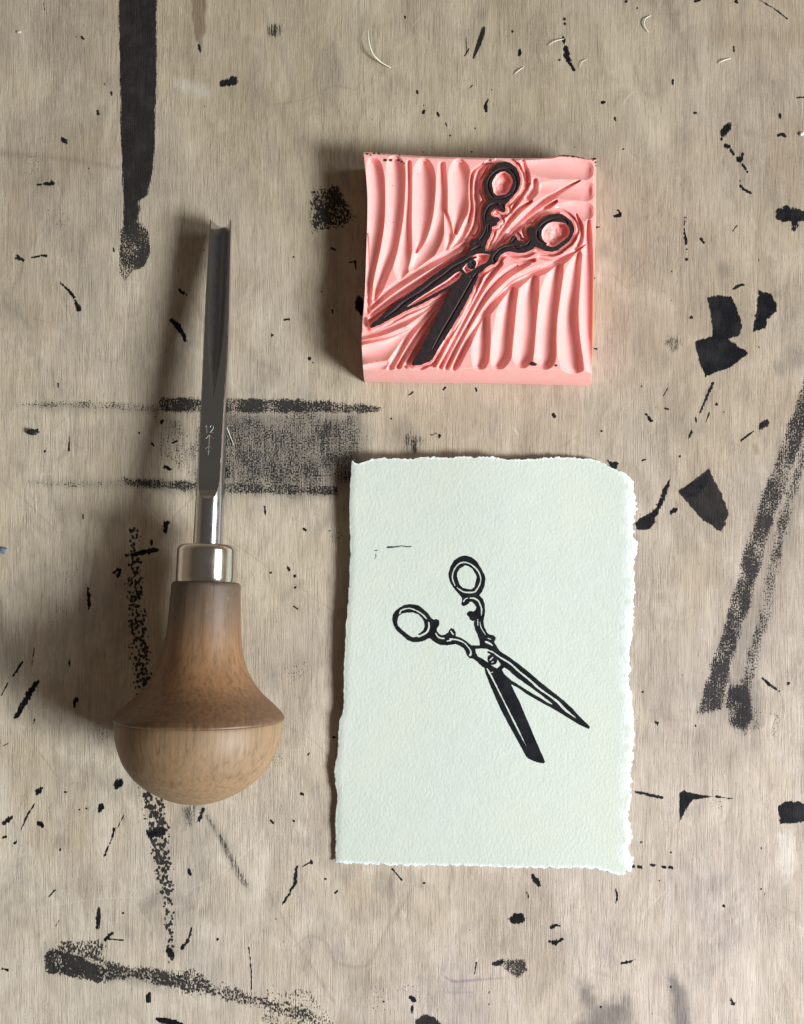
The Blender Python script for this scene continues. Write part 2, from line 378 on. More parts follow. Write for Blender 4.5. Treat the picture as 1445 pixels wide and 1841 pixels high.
    add("ink_fibre", 's', [(372,1468),(400,1515),(440,1590)], [6,8,9], v=.46, soft=8)
    add("smudge", 's', [(355,1450),(372,1470),(400,1515),(445,1600)], [12,9,9,9], v=.30, soft=10)
    add("ink_fibre", 'p', [(320,1450),(360,1440),(350,1490),(330,1500)], v=.4, soft=10)
    add("smudge", 'p', [(255,1600),(350,1600),(345,1670),(290,1690),(260,1650)], v=.22, soft=20, rough=8)
    for cx, cy, r, v in ((110,1512,14,.3),(1430,640,22,.35),(1400,660,14,.35),(1290,1590,18,.25),(1300,485,12,.3),(120,700,18,.12),(690,1590,20,.3),(620,1570,16,.3),(640,1090,10,.2),(75,330,14,.2),(1180,1330,20,.16),(1270,1330,24,.18),(1085,450,12,.2),(610,150,16,.1)):
        add("smudge", 's', [(cx,cy)], r, v=v, soft=r*.7, rough=r*.4, cell=14)
    # brown streaks and watermarks
    add("brown", 'p', [(342,-40),(372,-40),(369,50),(362,90),(354,75),(346,40)], v=.85, soft=3, rough=3, cell=14)
    add("brown", 's', [(335,40),(340,90),(352,130)], [12,14,12], v=.22, soft=14, rough=6)
    add("brown", 's', [(73,285),(75,325)], .9, v=.6, soft=1.5)
    add("brown", 's', [(0,275),(110,285),(215,302)], [6,5,3], v=.35, soft=6, rough=3)
    add("brown", 's', [(1235,-10),(1232,200),(1225,420),(1222,600)], [3,2.5,2.5,2], v=.35, soft=4, rough=1.5)
    add("brown", 's', [(1195,-10),(1220,50),(1245,100),(1258,150)], [10,9,5,2], v=.35, soft=8)
    add("brown", 's', [(1240,60),(1330,62),(1480,68)], [16,14,10], v=.25, soft=14)
    add("brown", 's', [(480,190),(550,178),(600,155),(640,160),(655,130)], 1.2, v=.35, soft=2.5)
    add("brown", 's', [(480,1600),(520,1670),(580,1770),(600,1800)], 3, v=.35, soft=5)
    add("brown", 's', [(530,1700),(560,1682),(590,1700),(605,1730),(660,1735),(690,1680),(740,1600)], 2, v=.35, soft=4)
    add("brown", 's', [(1420,480),(1410,560),(1405,640)], [2,3,2], v=.45, soft=4); add("brown", 's', [(1420,690),(1405,760)], 4, v=.3, soft=5)
    add("brown", 's', [(1358,802),(1360,812)], 5, v=.5, soft=4); add("brown", 's', [(1210,720),(1230,790)], 18, v=.2, soft=14)
    add("brown", 's', [(150,60),(160,300),(140,520)], 1, v=.25, soft=2); add("brown", 's', [(455,260),(462,380),(440,470)], 1, v=.25, soft=2)
    for y0, x0 in ((1180,1160),(1090,1250),(1500,1310),(1380,1160)):
        add("brown", 's', [(x0,y0-140),(x0+6,y0),(x0-2,y0+160)], [1,4,1], v=.25, soft=6)
    for x, y, q_, v in ((1330,170,60,.20),(1260,420,40,.16),(1400,300,45,.18),(1190,60,50,.14),(1120,560,30,.12),(1400,1000,50,.12),(1180,1500,40,.12),(430,300,40,.10),(90,250,50,.10)):
        add("brown", 's', [(x, y-q_), (x+8, y+q_*1.2)], q_*.7, v=v, soft=q_*.8, rough=q_*.5, cell=40)
    for x, y, q_, v in ((360,1560,70,.13),(120,1580,60,.10),(560,1230,40,.10),(500,1420,45,.12),(860,1640,60,.09),(1080,1600,40,.12),(1290,1320,60,.16),(1390,1600,50,.12),(1180,700,50,.12),(1400,560,40,.16),(170,1750,50,.10),(1010,1740,50,.10),(640,1800,50,.10),(560,80,60,.08),(1200,1250,40,.12)):
        add("smudge", 's', [(x-q_*.3, y-q_), (x+q_*.3, y+q_)], q_*.6, v=v, soft=q_*.7, rough=q_*.6, cell=34)
    # scratches
    def scratch(pts, wd=.8, v=.5, dark=False):
        add("pale" if not dark else "brown", 's', pts, wd, v=v, soft=1.4)
        add("dent", 's', pts, wd, v=.7, soft=1.2)
    scratch([(250,855),(272,885)], 1.6, .8); scratch([(75,855),(74,875)], 1.2, .8); scratch([(76,853),(95,852)], .9, .5)
    scratch([(404,755),(412,790),(422,820)], 1.2, .8); scratch([(0,862),(60,915),(110,965)], .6, .4, True)
    scratch([(240,885),(310,960)], .6, .5); scratch([(310,930),(350,890)], .6, .4, True); scratch([(400,962),(480,1020)], .7, .5, True)
    scratch([(35,1310),(75,1360),(110,1405),(140,1407)], .8, .3, True); scratch([(120,1480),(160,1460),(205,1420)], .6, .4)
    scratch([(60,1635),(160,1618),(255,1612)], .7, .4); scratch([(340,1600),(400,1570),(470,1510)], .8, .3)
    scratch([(150,1490),(200,1560),(240,1620),(280,1680)], .8, .3); scratch([(925,770),(930,780)], 1.2, .7)
    scratch([(520,1000),(545,1060),(600,1100)], .7, .4, True); scratch([(480,1290),(560,1330),(600,1375)], .7, .4, True)
    scratch([(855,1735),(860,1722)], 1.4, .7); scratch([(1120,190),(1125,180),(1140,165)], .7, .5)
    scratch([(1150,1690),(1160,1640),(1200,1600)], .8, .3); scratch([(330,1005),(420,1030)], .6, .3, True)
    add("pale", 'p', [(1190,1440),(1420,1500),(1430,1560),(1405,1590),(1390,1500)], v=.0)
    add("pale", 'p', [(1395,1500),(1425,1495),(1430,1560),(1412,1585)], v=.45, soft=10, rough=8)
    add("pale", 's', [(1205,1590),(1198,1680)], 4, v=.35, soft=7); add("pale", 's', [(320,150),(370,165)], 10, v=.4, soft=10, rough=6)
    # many tiny spatters
    r = random.Random(11)
    for i in range(70):
        x, y = r.uniform(0, 1445), r.uniform(0, 1841)
        if r.random() < .55: y = r.uniform(1250, 1841)
        a = r.uniform(0, 3.14); L = r.uniform(0, 45); q_ = r.uniform(3, 13)
        add("smudge", 's', [(x, y), (x+L*math.cos(a), y+L*math.sin(a))], q_, v=r.uniform(.06, .22), soft=q_*.9, rough=q_*.6, cell=12)
    for i in range(26):      # dust-like peppering of dry ink
        x, y = r.uniform(0, 1445), r.uniform(0, 1841); q_ = r.uniform(8, 26)
        add("ink_dots", 's', [(x, y), (x+r.uniform(-20, 20), y+r.uniform(-30, 30))], q_, v=r.uniform(.26, .38), soft=q_*.7, rough=q_*.4, cell=14)
    for i in range(420):
        x, y = r.uniform(-20, 1465), r.uniform(-20, 1860)
        rad = .35+1.0*r.random()**3
        a = r.uniform(-.6, .6)+math.pi/2; L = r.uniform(0, 4)
        add("ink_solid", 's', [(x, y), (x+L*math.cos(a), y+L*math.sin(a))], rad, v=r.uniform(.4, .95), soft=1.3)
    for i in range(230):
        x, y = r.uniform(-20, 1465), r.uniform(-20, 1860); a = r.gauss(math.pi/2, .5); L = r.uniform(6, 45)
        add("pale" if r.random() < .5 else "brown", 's', [(x, y), (x+L*math.cos(a)+r.uniform(-3, 3), y+L*math.sin(a))], r.uniform(.3, .9), v=r.uniform(.2, .5), soft=1.3)
    # mesh: top sheet plus skirt and underside
    Z = -0.00006*A["dent"]
    V = np.stack([(X-CX)*S, -(Y-CY)*S, Z], -1).reshape(-1, 3)
    idx = np.arange(nx*ny).reshape(ny, nx)
    F = np.stack([idx[1:, :-1], idx[1:, 1:], idx[:-1, 1:], idx[:-1, :-1]], -1).reshape(-1, 4)
    cor = [V[0]*1, V[nx-1]*1, V[-1]*1, V[nx*(ny-1)]*1]
    loop = np.concatenate([idx[0, :], idx[1:, -1], idx[-1, -2::-1], idx[-2:0:-1, 0]])
    nb = len(V); low = V[loop].copy(); low[:, 2] = -0.018
    V = np.vstack([V, low]); k = np.arange(len(loop)); kn = np.roll(k, -1)
    F = np.vstack([F, np.stack([loop[k], loop[kn], nb+kn, nb+k], -1)])
    me = np_mesh("work_surface", V, F)
    for nme, a in A.items():
        at = me.attributes.new(nme, 'FLOAT', 'POINT')
        at.data.foreach_set("value", np.concatenate([a.ravel(), np.zeros(len(low))]).astype(np.float32))
    # material
    m = N("old_plywood")
    mm = 1000.0
    fine = m.noise(m.coord((mm*3.4, mm*0.15, mm)), 1, 5, .68, .5)
    patch = m.noise(m.coord((mm*.10, mm*.035, mm)), 1, 4, .6, .5)
    mid = m.noise(m.coord((mm*.7, mm*0.03, mm)), 1, 5, .6, .6)
    grit = m.noise(m.coord((mm*5, mm*1.3, mm)), 1, 3, .6)
    pores = m.noise(m.coord((mm*4.2, mm*0.35, mm)), 1, 2, .5)
    big = m.noise(m.coord((mm*.030, mm*0.014, mm)), 1, 4, .55, .6)
    big2 = m.noise(m.coord((mm*.016, mm*0.022, mm), rot=(0, 0, .5)), 1, 3, .5, .8)
    base = m.ramp(big, [(.30, (.43, .355, .255)), (.45, (.525, .45, .345)), (.58, (.575, .505, .41)), (.74, (.47, .395, .30))])
    base = m.mix(m.rng(big2, .35, .65, 0, .65), base, (.46, .40, .35))
    blot = m.noise(m.coord((mm*.11, mm*.06, mm)), 1, 5, .65, 1.0)
    base = m.mix(m.rng(blot, .50, .70, 0, .55), base, (.34, .285, .225))
    wear = m.noise(m.coord((mm*.05, mm*.035, mm)), 1, 5, .68, .8)
    base = m.mix(m.math('MULTIPLY', m.rng(wear, .50, .68, 0, .45), m.rng(fine, .3, .65, 1, .5)), base, (.235, .22, .215))
    base = m.mix(m.rng(blot, .47, .30, 0, .45), base, (.66, .60, .51))
    # left / right tone of the sheet: greener-yellow veneer left, pinker right
    sx = m.n("ShaderNodeSeparateXYZ"); m.l(m.coord(), sx.inputs[0])
    pink = m.rng(m.math('ADD', sx.outputs[0], m.math('MULTIPLY', sx.outputs[1], -.35)), -.06, .10, 0, 1, True)
    base = m.mix(pink, m.mix(1, base, (.98, .955, .88), 'MULTIPLY'), m.mix(1, base, (.91, .86, .845), 'MULTIPLY'))
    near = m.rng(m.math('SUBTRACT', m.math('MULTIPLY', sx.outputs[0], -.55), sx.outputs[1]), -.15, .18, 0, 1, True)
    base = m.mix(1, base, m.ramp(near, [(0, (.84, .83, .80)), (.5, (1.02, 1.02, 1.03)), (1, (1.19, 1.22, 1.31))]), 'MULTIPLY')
    base = m.mix(1, base, m.ramp(fine, [(.30, (.66, .63, .60)), (.46, (1, 1, 1)), (.70, (1.15, 1.145, 1.14))]), 'MULTIPLY')
    base = m.mix(m.rng(patch, .40, .66, 0, .32), base, m.mix(1, base, m.ramp(pores, [(.42, (.52, .48, .45)), (.58, (1.04, 1.04, 1.04))]), 'MULTIPLY'))
    base = m.mix(1, base, m.ramp(mid, [(.30, (.90, .885, .87)), (.5, (1, 1, 1)), (.7, (1.04, 1.04, 1.05))]), 'MULTIPLY')
    # faint cathedral figure of the veneer
    cath = m.noise(m.coord((mm*.028, mm*0.0075, mm)), 1, 2, .5, .3)
    bands = m.math('SINE', m.math('MULTIPLY', cath, 62))
    base = m.mix(m.rng(bands, .75, 1.0, 0, .20), base, (.27, .22, .17))
    base = m.mix(m.rng(pores, .64, .74, 0, .45), base, (.20, .17, .14))
    base = m.mix(m.math('MULTIPLY', m.attr("brown"), m.rng(fine, .3, .65, 1.0, .65)), base, (.165, .105, .070))
    base = m.mix(m.math('MULTIPLY', m.attr("pale"), .75), base, (.72, .68, .62))
    base = m.mix(m.math('MULTIPLY', m.attr("violet"), m.rng(fine, .35, .6)), base, (.24, .13, .20))
    sm = m.math('MULTIPLY', m.attr("smudge"), m.rng(fine, .3, .7, 1.0, .75))
    base = m.mix(sm, base, (.050, .050, .055))
    # ink: three kinds of coverage broken up by the grain
    dn = m.noise(m.coord((mm*3.0, mm*2.2, mm)), 1, 2.5, .6)
    vo = m.n('ShaderNodeTexVoronoi'); vo.inputs['Scale'].default_value = 1.0; m.l(m.coord((mm*1.25, mm*1.05, mm)), vo.inputs['Vector'])
    dc = m.noise(m.coord((mm*1.6, mm*1.35, mm)), 1, 1.3, .5)
    dn2 = m.math('ADD', m.math('MULTIPLY', dn, .70), m.math('MULTIPLY', fine, .30))
    vary = m.noise(m.coord((mm*.22, mm*.16, mm)), 1, 3, .6)
    def cover(attr, noise, lo, hi, wd, mod=False):
        thr = m.rng(noise, lo, hi, 0, 1)
        a = m.attr(attr)
        if mod: a = m.math('MULTIPLY', a, m.rng(vary, .3, .7, .70, 1.22))
        d = m.math('SUBTRACT', a, thr)
        on = m.rng(d, -wd, wd, 0, 1, True)
        return m.math('MULTIPLY', on, m.rng(a, .02, .22))
    c1 = cover("ink_solid", m.math('ADD', m.math('MULTIPLY', fine, .6), m.math('MULTIPLY', grit, .4)), .22, .72, .10)
    c2 = cover("ink_fibre", m.math('ADD', m.math('MULTIPLY', fine, .6), m.math('MULTIPLY', grit, .4)), .24, .84, .13)
    c3 = cover("ink_dots", dn2, .26, .70, .09, True)
    c4 = cover("ink_coarse", m.math('ADD', m.math('ADD', m.math('MULTIPLY', vo.outputs['Distance'], .62), m.math('MULTIPLY', dc, .40)), m.math('MULTIPLY', fine, .10)), .24, .82, .07, True)
    nm_ = m.noise(m.coord((mm*2.0, mm*1.35, mm), rot=(0, 0, .25)), 1, 4, .6, .5)
    c5 = cover('ink_mid', m.math('ADD', m.math('MULTIPLY', nm_, .85), m.math('MULTIPLY', fine, .15)), .26, .70, .08, True)
    c3 = m.math('MAXIMUM', c3, m.math('MAXIMUM', c4, c5))
    ink = m.math('MAXIMUM', c1, m.math('MAXIMUM', m.math('MULTIPLY', c2, .96), m.math('MULTIPLY', c3, .95)))
    icol = m.mix(m.rng(vary, .45, .65, 0, .8), m.ramp(grit, [(.35, (.0045, .005, .007)), (.7, (.015, .0145, .016))]), (.026, .024, .026))
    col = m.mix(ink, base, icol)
    h = m.math('ADD', m.math('MULTIPLY', fine, .75), m.math('MULTIPLY', grit, .30))
    h = m.math('SUBTRACT', h, m.math('MULTIPLY', m.rng(pores, .64, .74), .25))
    h = m.math('ADD', h, m.math('MULTIPLY', ink, .06))
    h = m.math('ADD', h, m.math('MULTIPLY', mid, .5))
    h = m.math('MULTIPLY', h, m.rng(patch, .3, .7, .55, 1.15))
    nrm = m.bump(h, .00030, .85)
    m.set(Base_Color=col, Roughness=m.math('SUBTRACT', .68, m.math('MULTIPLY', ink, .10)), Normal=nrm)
    m.l(m.rng(ink, 0, 1, .22, .05), m.b.inputs["Specular IOR Level"])
    o = link("work_surface", me, m.m); o["kind"] = "structure"
    return o
work_surface()

# ------------------------------------------------------------------ the scissors design (in photo pixels of the print)
def Z4(p): return [(690+x/6.881, 980+y/6.881) for x, y in p]
def Z5(p): return [(830+x/5.78, 1130+y/5.78) for x, y in p]
OUT = Z4([(1180,620),(1225,668),(1248,735),(1252,820),(1240,900),(1232,960),(1243,1010),(1270,1070),(1300,1103),(1360,1115),(1386,1150),(1366,1200),(1400,1260)]) + \
 Z5([(400,238),(500,300),(620,390),(720,470),(800,540),(900,622),(1040,730),(1150,830),(1240,930),(1300,985),(1332,1020),(1320,1045),(1220,1000),(1100,925),(950,835),(800,755),(650,665),(585,615),(515,580),
     (540,640),(600,760),(680,950),(760,1140),(830,1300),(865,1385),(850,1403),(780,1390),(690,1350),(665,1325),(600,1200),(500,1020),(400,830),(300,600),(250,470),(235,410),(215,400),(160,345),(120,315)]) + \
 Z4([(1060,1400),(1030,1370),(1012,1320),(990,1280),(930,1240),(880,1225),(820,1235),(760,1240),(700,1235),(650,1215),(600,1180),(570,1150),(550,1155),(480,1190),(430,1200),(360,1200),(290,1175),(230,1120),(160,1060),(125,1000),(103,930),(110,870),(145,810),(200,770),(270,735),(340,730),
     (430,745),(490,790),(550,850),(590,905),(620,922),(650,912),(680,930),(690,965),(680,1000),(655,1030),(655,1060),(680,1095),(720,1115),(760,1105),(798,1080),(805,1055),(835,1025),(870,1040),(890,1080),(890,1125),(950,1145),(1010,1180),(1060,1220),(1085,1240),(1188,1240),
     (1183,1180),(1160,1110),(1130,1050),(1115,990),(1120,930),(1100,940),(1062,920),(1055,890),(1025,860),(1030,838),(1060,815),(1110,820),(1135,800),(1145,772),(1125,738),(1090,703),(1060,702),(1050,722),(1020,745),(980,757),(955,730),(968,690),(965,650),
     (930,608),(880,550),(828,480),(802,400),(802,350),(822,270),(870,190),(940,142),(1000,128),(1080,145),(1150,200),(1205,290),(1245,370),(1257,420),(1247,500),(1215,580)])
OPEN = [  # ('p' polygon | 's' stroke) cut right through
 ('p', Z4([(1000,252),(1050,262),(1100,300),(1135,360),(1150,400),(1140,450),(1130,480),(1122,520),(1080,548),(1030,540),(980,530),(940,490),(915,430),(903,380),(907,340),(940,290)])),
 ('p', Z4([(290,835),(370,835),(430,860),(470,900),(500,950),(505,1000),(490,1050),(460,1082),(422,1104),(440,1115),(430,1128),(370,1140),(330,1130),(280,1090),(220,1040),(175,1000),(165,950),(175,900),(190,870),(230,845)])),
 ('p', Z5([(140,212),(205,206),(265,212),(310,235),(345,268),(390,312),(408,350),(405,380),(370,415),(330,395),(270,350),(210,310),(168,290),(147,250)])),
 ('p', Z5([(415,425),(440,405),(480,428),(560,500),(700,600),(850,710),(957,797),(900,772),(800,712),(650,622),(520,540),(440,472)])),
]
BACK = [(Z5([(278,246),(315,262),(345,300)]), [11/5.78, 14/5.78, 20/5.78]), (Z5([(315,315),(320,330)]), 48/5.78), (Z5([(335,262),(385,320),(435,378)]), [10/5.78, 13/5.78, 16/5.78])]
q, u = 1/6.881, 1/5.78
THIN = [
 (Z4([(882,500),(855,440),(848,380),(868,310),(900,260),(940,225),(1000,214),(1060,230),(1120,270),(1165,320),(1190,370),(1200,430),(1185,490),(1150,550),(1120,580),(1060,587),(990,580),(940,552),(905,522)]), [6*q,9*q,9*q,8*q,7*q,10*q,9*q,7*q,9*q,9*q,9*q,8*q,8*q,9*q,10*q,9*q,8*q,7*q,4*q]),
 (Z4([(198,845),(215,810),(270,788),(330,785),(400,810),(460,845),(500,880),(530,912)]), [12*q,9*q,9*q,8*q,7*q,8*q,9*q,5*q]),
 (Z4([(556,958),(560,1010),(545,1060),(500,1100),(430,1130)]), [8*q,11*q,12*q,12*q,13*q]),
 (Z4([(988,697),(1008,668),(1038,655)]), [9*q,8*q,5*q]), (Z4([(1070,655),(1120,660),(1165,688),(1193,740),(1210,800),(1205,872)]), [9*q,10*q,9*q,9*q,9*q,4*q]),
 (Z4([(1162,922),(1163,995)]), [8*q,5*q]), (Z4([(1190,950),(1200,1010),(1225,1060),(1258,1108)]), [4*q,6*q,5*q,5*q]), (Z4([(1288,1153),(1322,1166)]), 6*q), (Z4([(1258,1195),(1300,1212),(1348,1243)]), [9*q,12*q,5*q]),
 (Z4([(643,1093),(668,1130),(700,1150),(745,1155)]), [6*q,9*q,9*q,8*q]), (Z4([(783,1186),(830,1180)]), 8*q), (Z4([(820,1162),(900,1170),(960,1190),(1010,1222),(1050,1270),(1075,1312),(1078,1345)]), [9*q,9*q,7*q,7*q,7*q,9*q,13*q]),
 (Z4([(1070,1358)]), 16*q), (Z4([(830,1066),(856,1103)]), [8*q,9*q]),
 (Z5([(310,235),(400,300),(500,360),(600,450),(700,530),(800,620),(900,690),(1000,765),(1060,830),(1120,880),(1185,928)]), [4*u,8*u,8*u,9*u,9*u,11*u,8*u,12*u,12*u,9*u,2*u]),
 (Z5([(265,418),(300,480),(400,680),(500,880),(580,1040),(668,1218)]), [6*u,9*u,7*u,8*u,9*u,2*u]), (Z5([(285,468),(322,452)]), [5*u,6*u]),
 (Z5([(298,325),(322,302)]), 7*u), (Z5([(312,352),(326,345)]), 6*u)]

def design(X, Y):
    """returns (outer sdf, deep-hole sdf, thin-line sdf); negative inside each"""
    o = sd_poly(X, Y, OUT)
    hd = np.full(X.shape, 1e3)
    for k, p in OPEN: hd = np.minimum(hd, sd_poly(X, Y, p))
    for p, r in BACK: hd = np.maximum(hd, -sd_stroke(X, Y, p, r))
    t = np.full(X.shape, 1e3)
    for p, r in THIN:
        R = np.full(len(p), float(r)) if np.isscalar(r) else np.asarray(r)
        Q = spline(np.column_stack([p, R]), 4); t = np.minimum(t, sd_stroke(X, Y, Q[:, :2], Q[:, 2]))
    return o, hd, t

def clip_grid(f, gx, gy, keep_neg=True):
    """marching squares: polygons covering {f<0} of a grid. returns (points[(x,y)], faces)"""
    g = f if keep_neg else -f
    ny, nx = g.shape
    ins = g < 0
    c = ins[:-1, :-1].astype(int)+ins[:-1, 1:]+ins[1:, 1:]+ins[1:, :-1]
    pts, key, faces = [], {}, []
    def vert(j, i):
        k = (j, i)
        if k not in key: key[k] = len(pts); pts.append((gx[i], gy[j]))
        return key[k]
    def edge(j0, i0, j1, i1):
        k = (j0, i0, j1, i1) if (j0, i0) < (j1, i1) else (j1, i1, j0, i0)
        if k not in key:
            a, b = g[k[0], k[1]], g[k[2], k[3]]; t = min(max(a/(a-b), .02), .98)
            key[k] = len(pts)
            pts.append((gx[k[1]]*(1-t)+gx[k[3]]*t, gy[k[0]]*(1-t)+gy[k[2]]*t))
        return key[k]
    for j, i in zip(*np.nonzero(c)):
        cs = [(j, i), (j+1, i), (j+1, i+1), (j, i+1)]
        poly = []
        for k in range(4):
            a, b = cs[k], cs[(k+1) % 4]
            if ins[a]: poly.append(vert(*a))
            if ins[a] != ins[b]: poly.append(edge(*a, *b))
        if len(poly) > 2: faces.append(tuple(poly))
    return pts, faces

# ------------------------------------------------------------------ materials
def mat_paper():
    m = N("cotton_paper")
    mm = 1000.0
    n1 = m.noise(m.coord((mm*1.5, mm*1.0, mm*1.5)), 1, 3, .55)
    n2 = m.noise(m.coord((mm*.35, mm*.25, mm)), 1, 2, .5)
    n3 = m.noise(m.coord((mm*5, mm*5, mm*5)), 1, 2, .6)
    c = m.ramp(n2, [(.3, (.535, .578, .520)), (.7, (.565, .607, .547))])
    tone = m.noise(m.coord((mm*.03, mm*.03, mm)), 1, 1.5, .5)
    c = m.mix(m.rng(tone, .4, .65, 0, .5), c, (.585, .600, .515))
    c = m.mix(m.attr("fibre"), c, (.80, .84, .86))
    h = m.math('ADD', n1, m.math('MULTIPLY', n3, m.math('ADD', .10, m.math('MULTIPLY', m.attr("fibre"), .6))))
    return m.set(Base_Color=c, Roughness=.9, Normal=m.bump(h, .00016, .7))
def mat_ink(name="block_print_ink", c0=(.006, .007, .009), c1=(.016, .016, .018), rough=.5):
    m = N(name); mm = 1000.0
    n = m.noise(m.coord((mm*2.5, mm*2.5, mm*2.5)), 1, 4, .6)
    n2 = m.noise(m.coord((mm*.3, mm*.3, mm)), 1, 2, .6)
    c = m.mix(m.rng(n2, .4, .7), c0, c1)
    c = m.mix(m.rng(n, .66, .74, 0, .35), c, (.10, .10, .11))
    m.b.inputs['Specular IOR Level'].default_value = .08
    return m.set(Base_Color=c, Roughness=rough, Normal=m.bump(n, .00006, .6))
def mat_pink():
    m = N("soft_pink_rubber"); mm = 1000.0
    n = m.noise(m.coord((mm*.5, mm*.5, mm*.5)), 1, 3, .5)
    n2 = m.noise(m.coord((mm*6, mm*6, mm*6)), 1, 3, .6)
    c = m.mix(m.rng(n, .35, .65), (.93, .435, .405), (.94, .46, .43))
    # left-over ink caught on the cut edges
    c = m.mix(m.math('MULTIPLY', m.attr("ink_left"), m.rng(n2, .25, .35)), c, (.030, .012, .018))
    c = m.mix(m.math('MULTIPLY', m.attr("ink_stain"), .8), c, (.22, .085, .10))
    m.set(Base_Color=c, Roughness=.42, Normal=m.bump(n2, .00002, .5))
    b = m.b.inputs
    b["Subsurface Weight"].default_value = .55
    b["Subsurface Radius"].default_value = (1.0, .36, .17)
    b["Subsurface Scale"].default_value = .0024
    b["Specular IOR Level"].default_value = .45
    return m.m
def mat_stamp_ink():
    m = N("dried_ink_on_rubber"); mm = 1000.0
    n = m.noise(m.coord((mm*1.2, mm*1.2, mm*1.2)), 1, 4, .6)
    n2 = m.noise(m.coord((mm*5, mm*5, mm*5)), 1, 4, .6)
    c = m.mix(m.rng(n, .3, .7), (.013, .007, .008), (.026, .014, .015))
    c = m.mix(m.math('MULTIPLY', m.attr("ink_stain"), .9), c, (.13, .055, .055))
    return m.set(Base_Color=c, Roughness=m.rng(n, .3, .7, .42, .55), Normal=m.bump(n2, .00004, .6))
def mat_metal(name, col, rough, brushed=0.0, ax=1, grime=0.0):
    m = N(name); mm = 1000.0
    sc_ = [mm*.05]*3; sc2 = [mm*6, mm*.15, mm*6] if ax == 1 else [mm*.15, mm*6, mm*.15]
    n = m.noise(m.coord(tuple(sc2)), 1, 4, .6)
    n2 = m.noise(m.coord((mm*.35, mm*.35, mm*.35)), 1, 4, .6)
    c = m.mix(m.rng(n2, .35, .7, 0, .25), col, tuple(v*.72 for v in col))
    if grime:
        n3 = m.noise(m.coord((mm*1.8, mm*1.2, mm*1.8)), 1, 4, .65)
        c = m.mix(m.rng(n3, .60, .72, 0, grime), c, (.10, .085, .07))
    return m.set(Base_Color=c, Metallic=1.0, Roughness=m.rng(n2, .3, .7, rough*.8, rough*1.35), Normal=m.bump(n, .00003, brushed))
def mat_handle(dark):
    m = N("oiled_handle_wood" if dark else "bare_dome_wood"); mm = 1000.0
    g = m.noise(m.coord((mm*1.1, mm*.035, mm*1.1)), 1, 6, .65, .3)
    g2 = m.noise(m.coord((mm*3.8, mm*.12, mm*3.8)), 1, 4, .6)
    b = m.noise(m.coord((mm*.09, mm*.06, mm*.09)), 1, 3, .5)
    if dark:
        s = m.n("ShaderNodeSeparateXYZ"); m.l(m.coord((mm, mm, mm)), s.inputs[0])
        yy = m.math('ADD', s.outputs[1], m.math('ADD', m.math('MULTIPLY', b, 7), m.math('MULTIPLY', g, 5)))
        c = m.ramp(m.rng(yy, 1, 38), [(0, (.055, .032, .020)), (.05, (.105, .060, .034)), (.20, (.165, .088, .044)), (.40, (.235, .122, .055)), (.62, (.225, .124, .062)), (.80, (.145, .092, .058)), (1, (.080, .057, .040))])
    else:
        c = m.ramp(b, [(.3, (.215, .136, .074)), (.7, (.275, .176, .096))])
    c = m.mix(1, c, m.ramp(g, [(.3, (.62, .58, .54)), (.5, (1, 1, 1)), (.72, (1.25, 1.22, 1.18))]), 'MULTIPLY')
    c = m.mix(m.rng(g2, .58, .72, 0, .28), c, (.06, .04, .025))
    sp = m.noise(m.coord((mm*1.1, mm*.5, mm*1.1)), 1, 4, .6)
    c = m.mix(m.rng(sp, .60, .72, 0, .10), c, (.5, .42, .33))
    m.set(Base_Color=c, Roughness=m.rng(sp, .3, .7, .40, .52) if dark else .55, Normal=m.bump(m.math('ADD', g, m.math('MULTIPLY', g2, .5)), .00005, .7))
    return m.m

# ------------------------------------------------------------------ printed card
TOPE = spline([(632,830),(645,833),(668,826),(700,823),(740,826),(752,820),(790,823),(860,821),(930,826),(1000,822),(1050,824),(1080,829),(1092,838),(1110,846),(1127,852)], 6)
BOTE = spline([(603,1550),(640,1552),(700,1555),(780,1556),(850,1557),(930,1560),(1000,1560),(1060,1560),(1090,1566),(1115,1574),(1132,1564)], 6)
LEFE = spline([(632,830),(627,900),(629,970),(627,1040),(622,1120),(618,1200),(616,1275),(609,1300),(606,1350),(602,1375),(601,1400),(605,1430),(603,1480),(602,1550)], 6)
RIGE = spline([(1127,852),(1138,875),(1141,900),(1139,930),(1140,965),(1146,976),(1141,1010),(1140,1060),(1134,1150),(1132,1220),(1137,1262),(1139,1330),(1133,1380),(1136,1430),(1130,1460),(1134,1500),(1128,1530),(1136,1545),(1132,1564)], 6)
def curve_at(P, t):
    s = np.concatenate([[0], np.cumsum(np.hypot(*np.diff(P, axis=0).T))]); s /= s[-1]
    return np.stack([np.interp(t, s, P[:, 0]), np.interp(t, s, P[:, 1])], -1)
def card_z(px, py):
    """height of the card's upper face over the table (m)"""
    L = np.clip((px-600)/540, 0, 1); T = np.clip((py-820)/750, 0, 1)
    lift = .0030*(1-L)**1.6*(1-.75*sstep(.35, 1.0, T)) + .0008*(1-T)**3
    lift = lift + .0006*np.exp(-((L-.55)/.22)**2)*(1-T)
    wav = .00018*(noise2(px, py, 170, 5, 2)-.5)
    return .00055+lift+wav
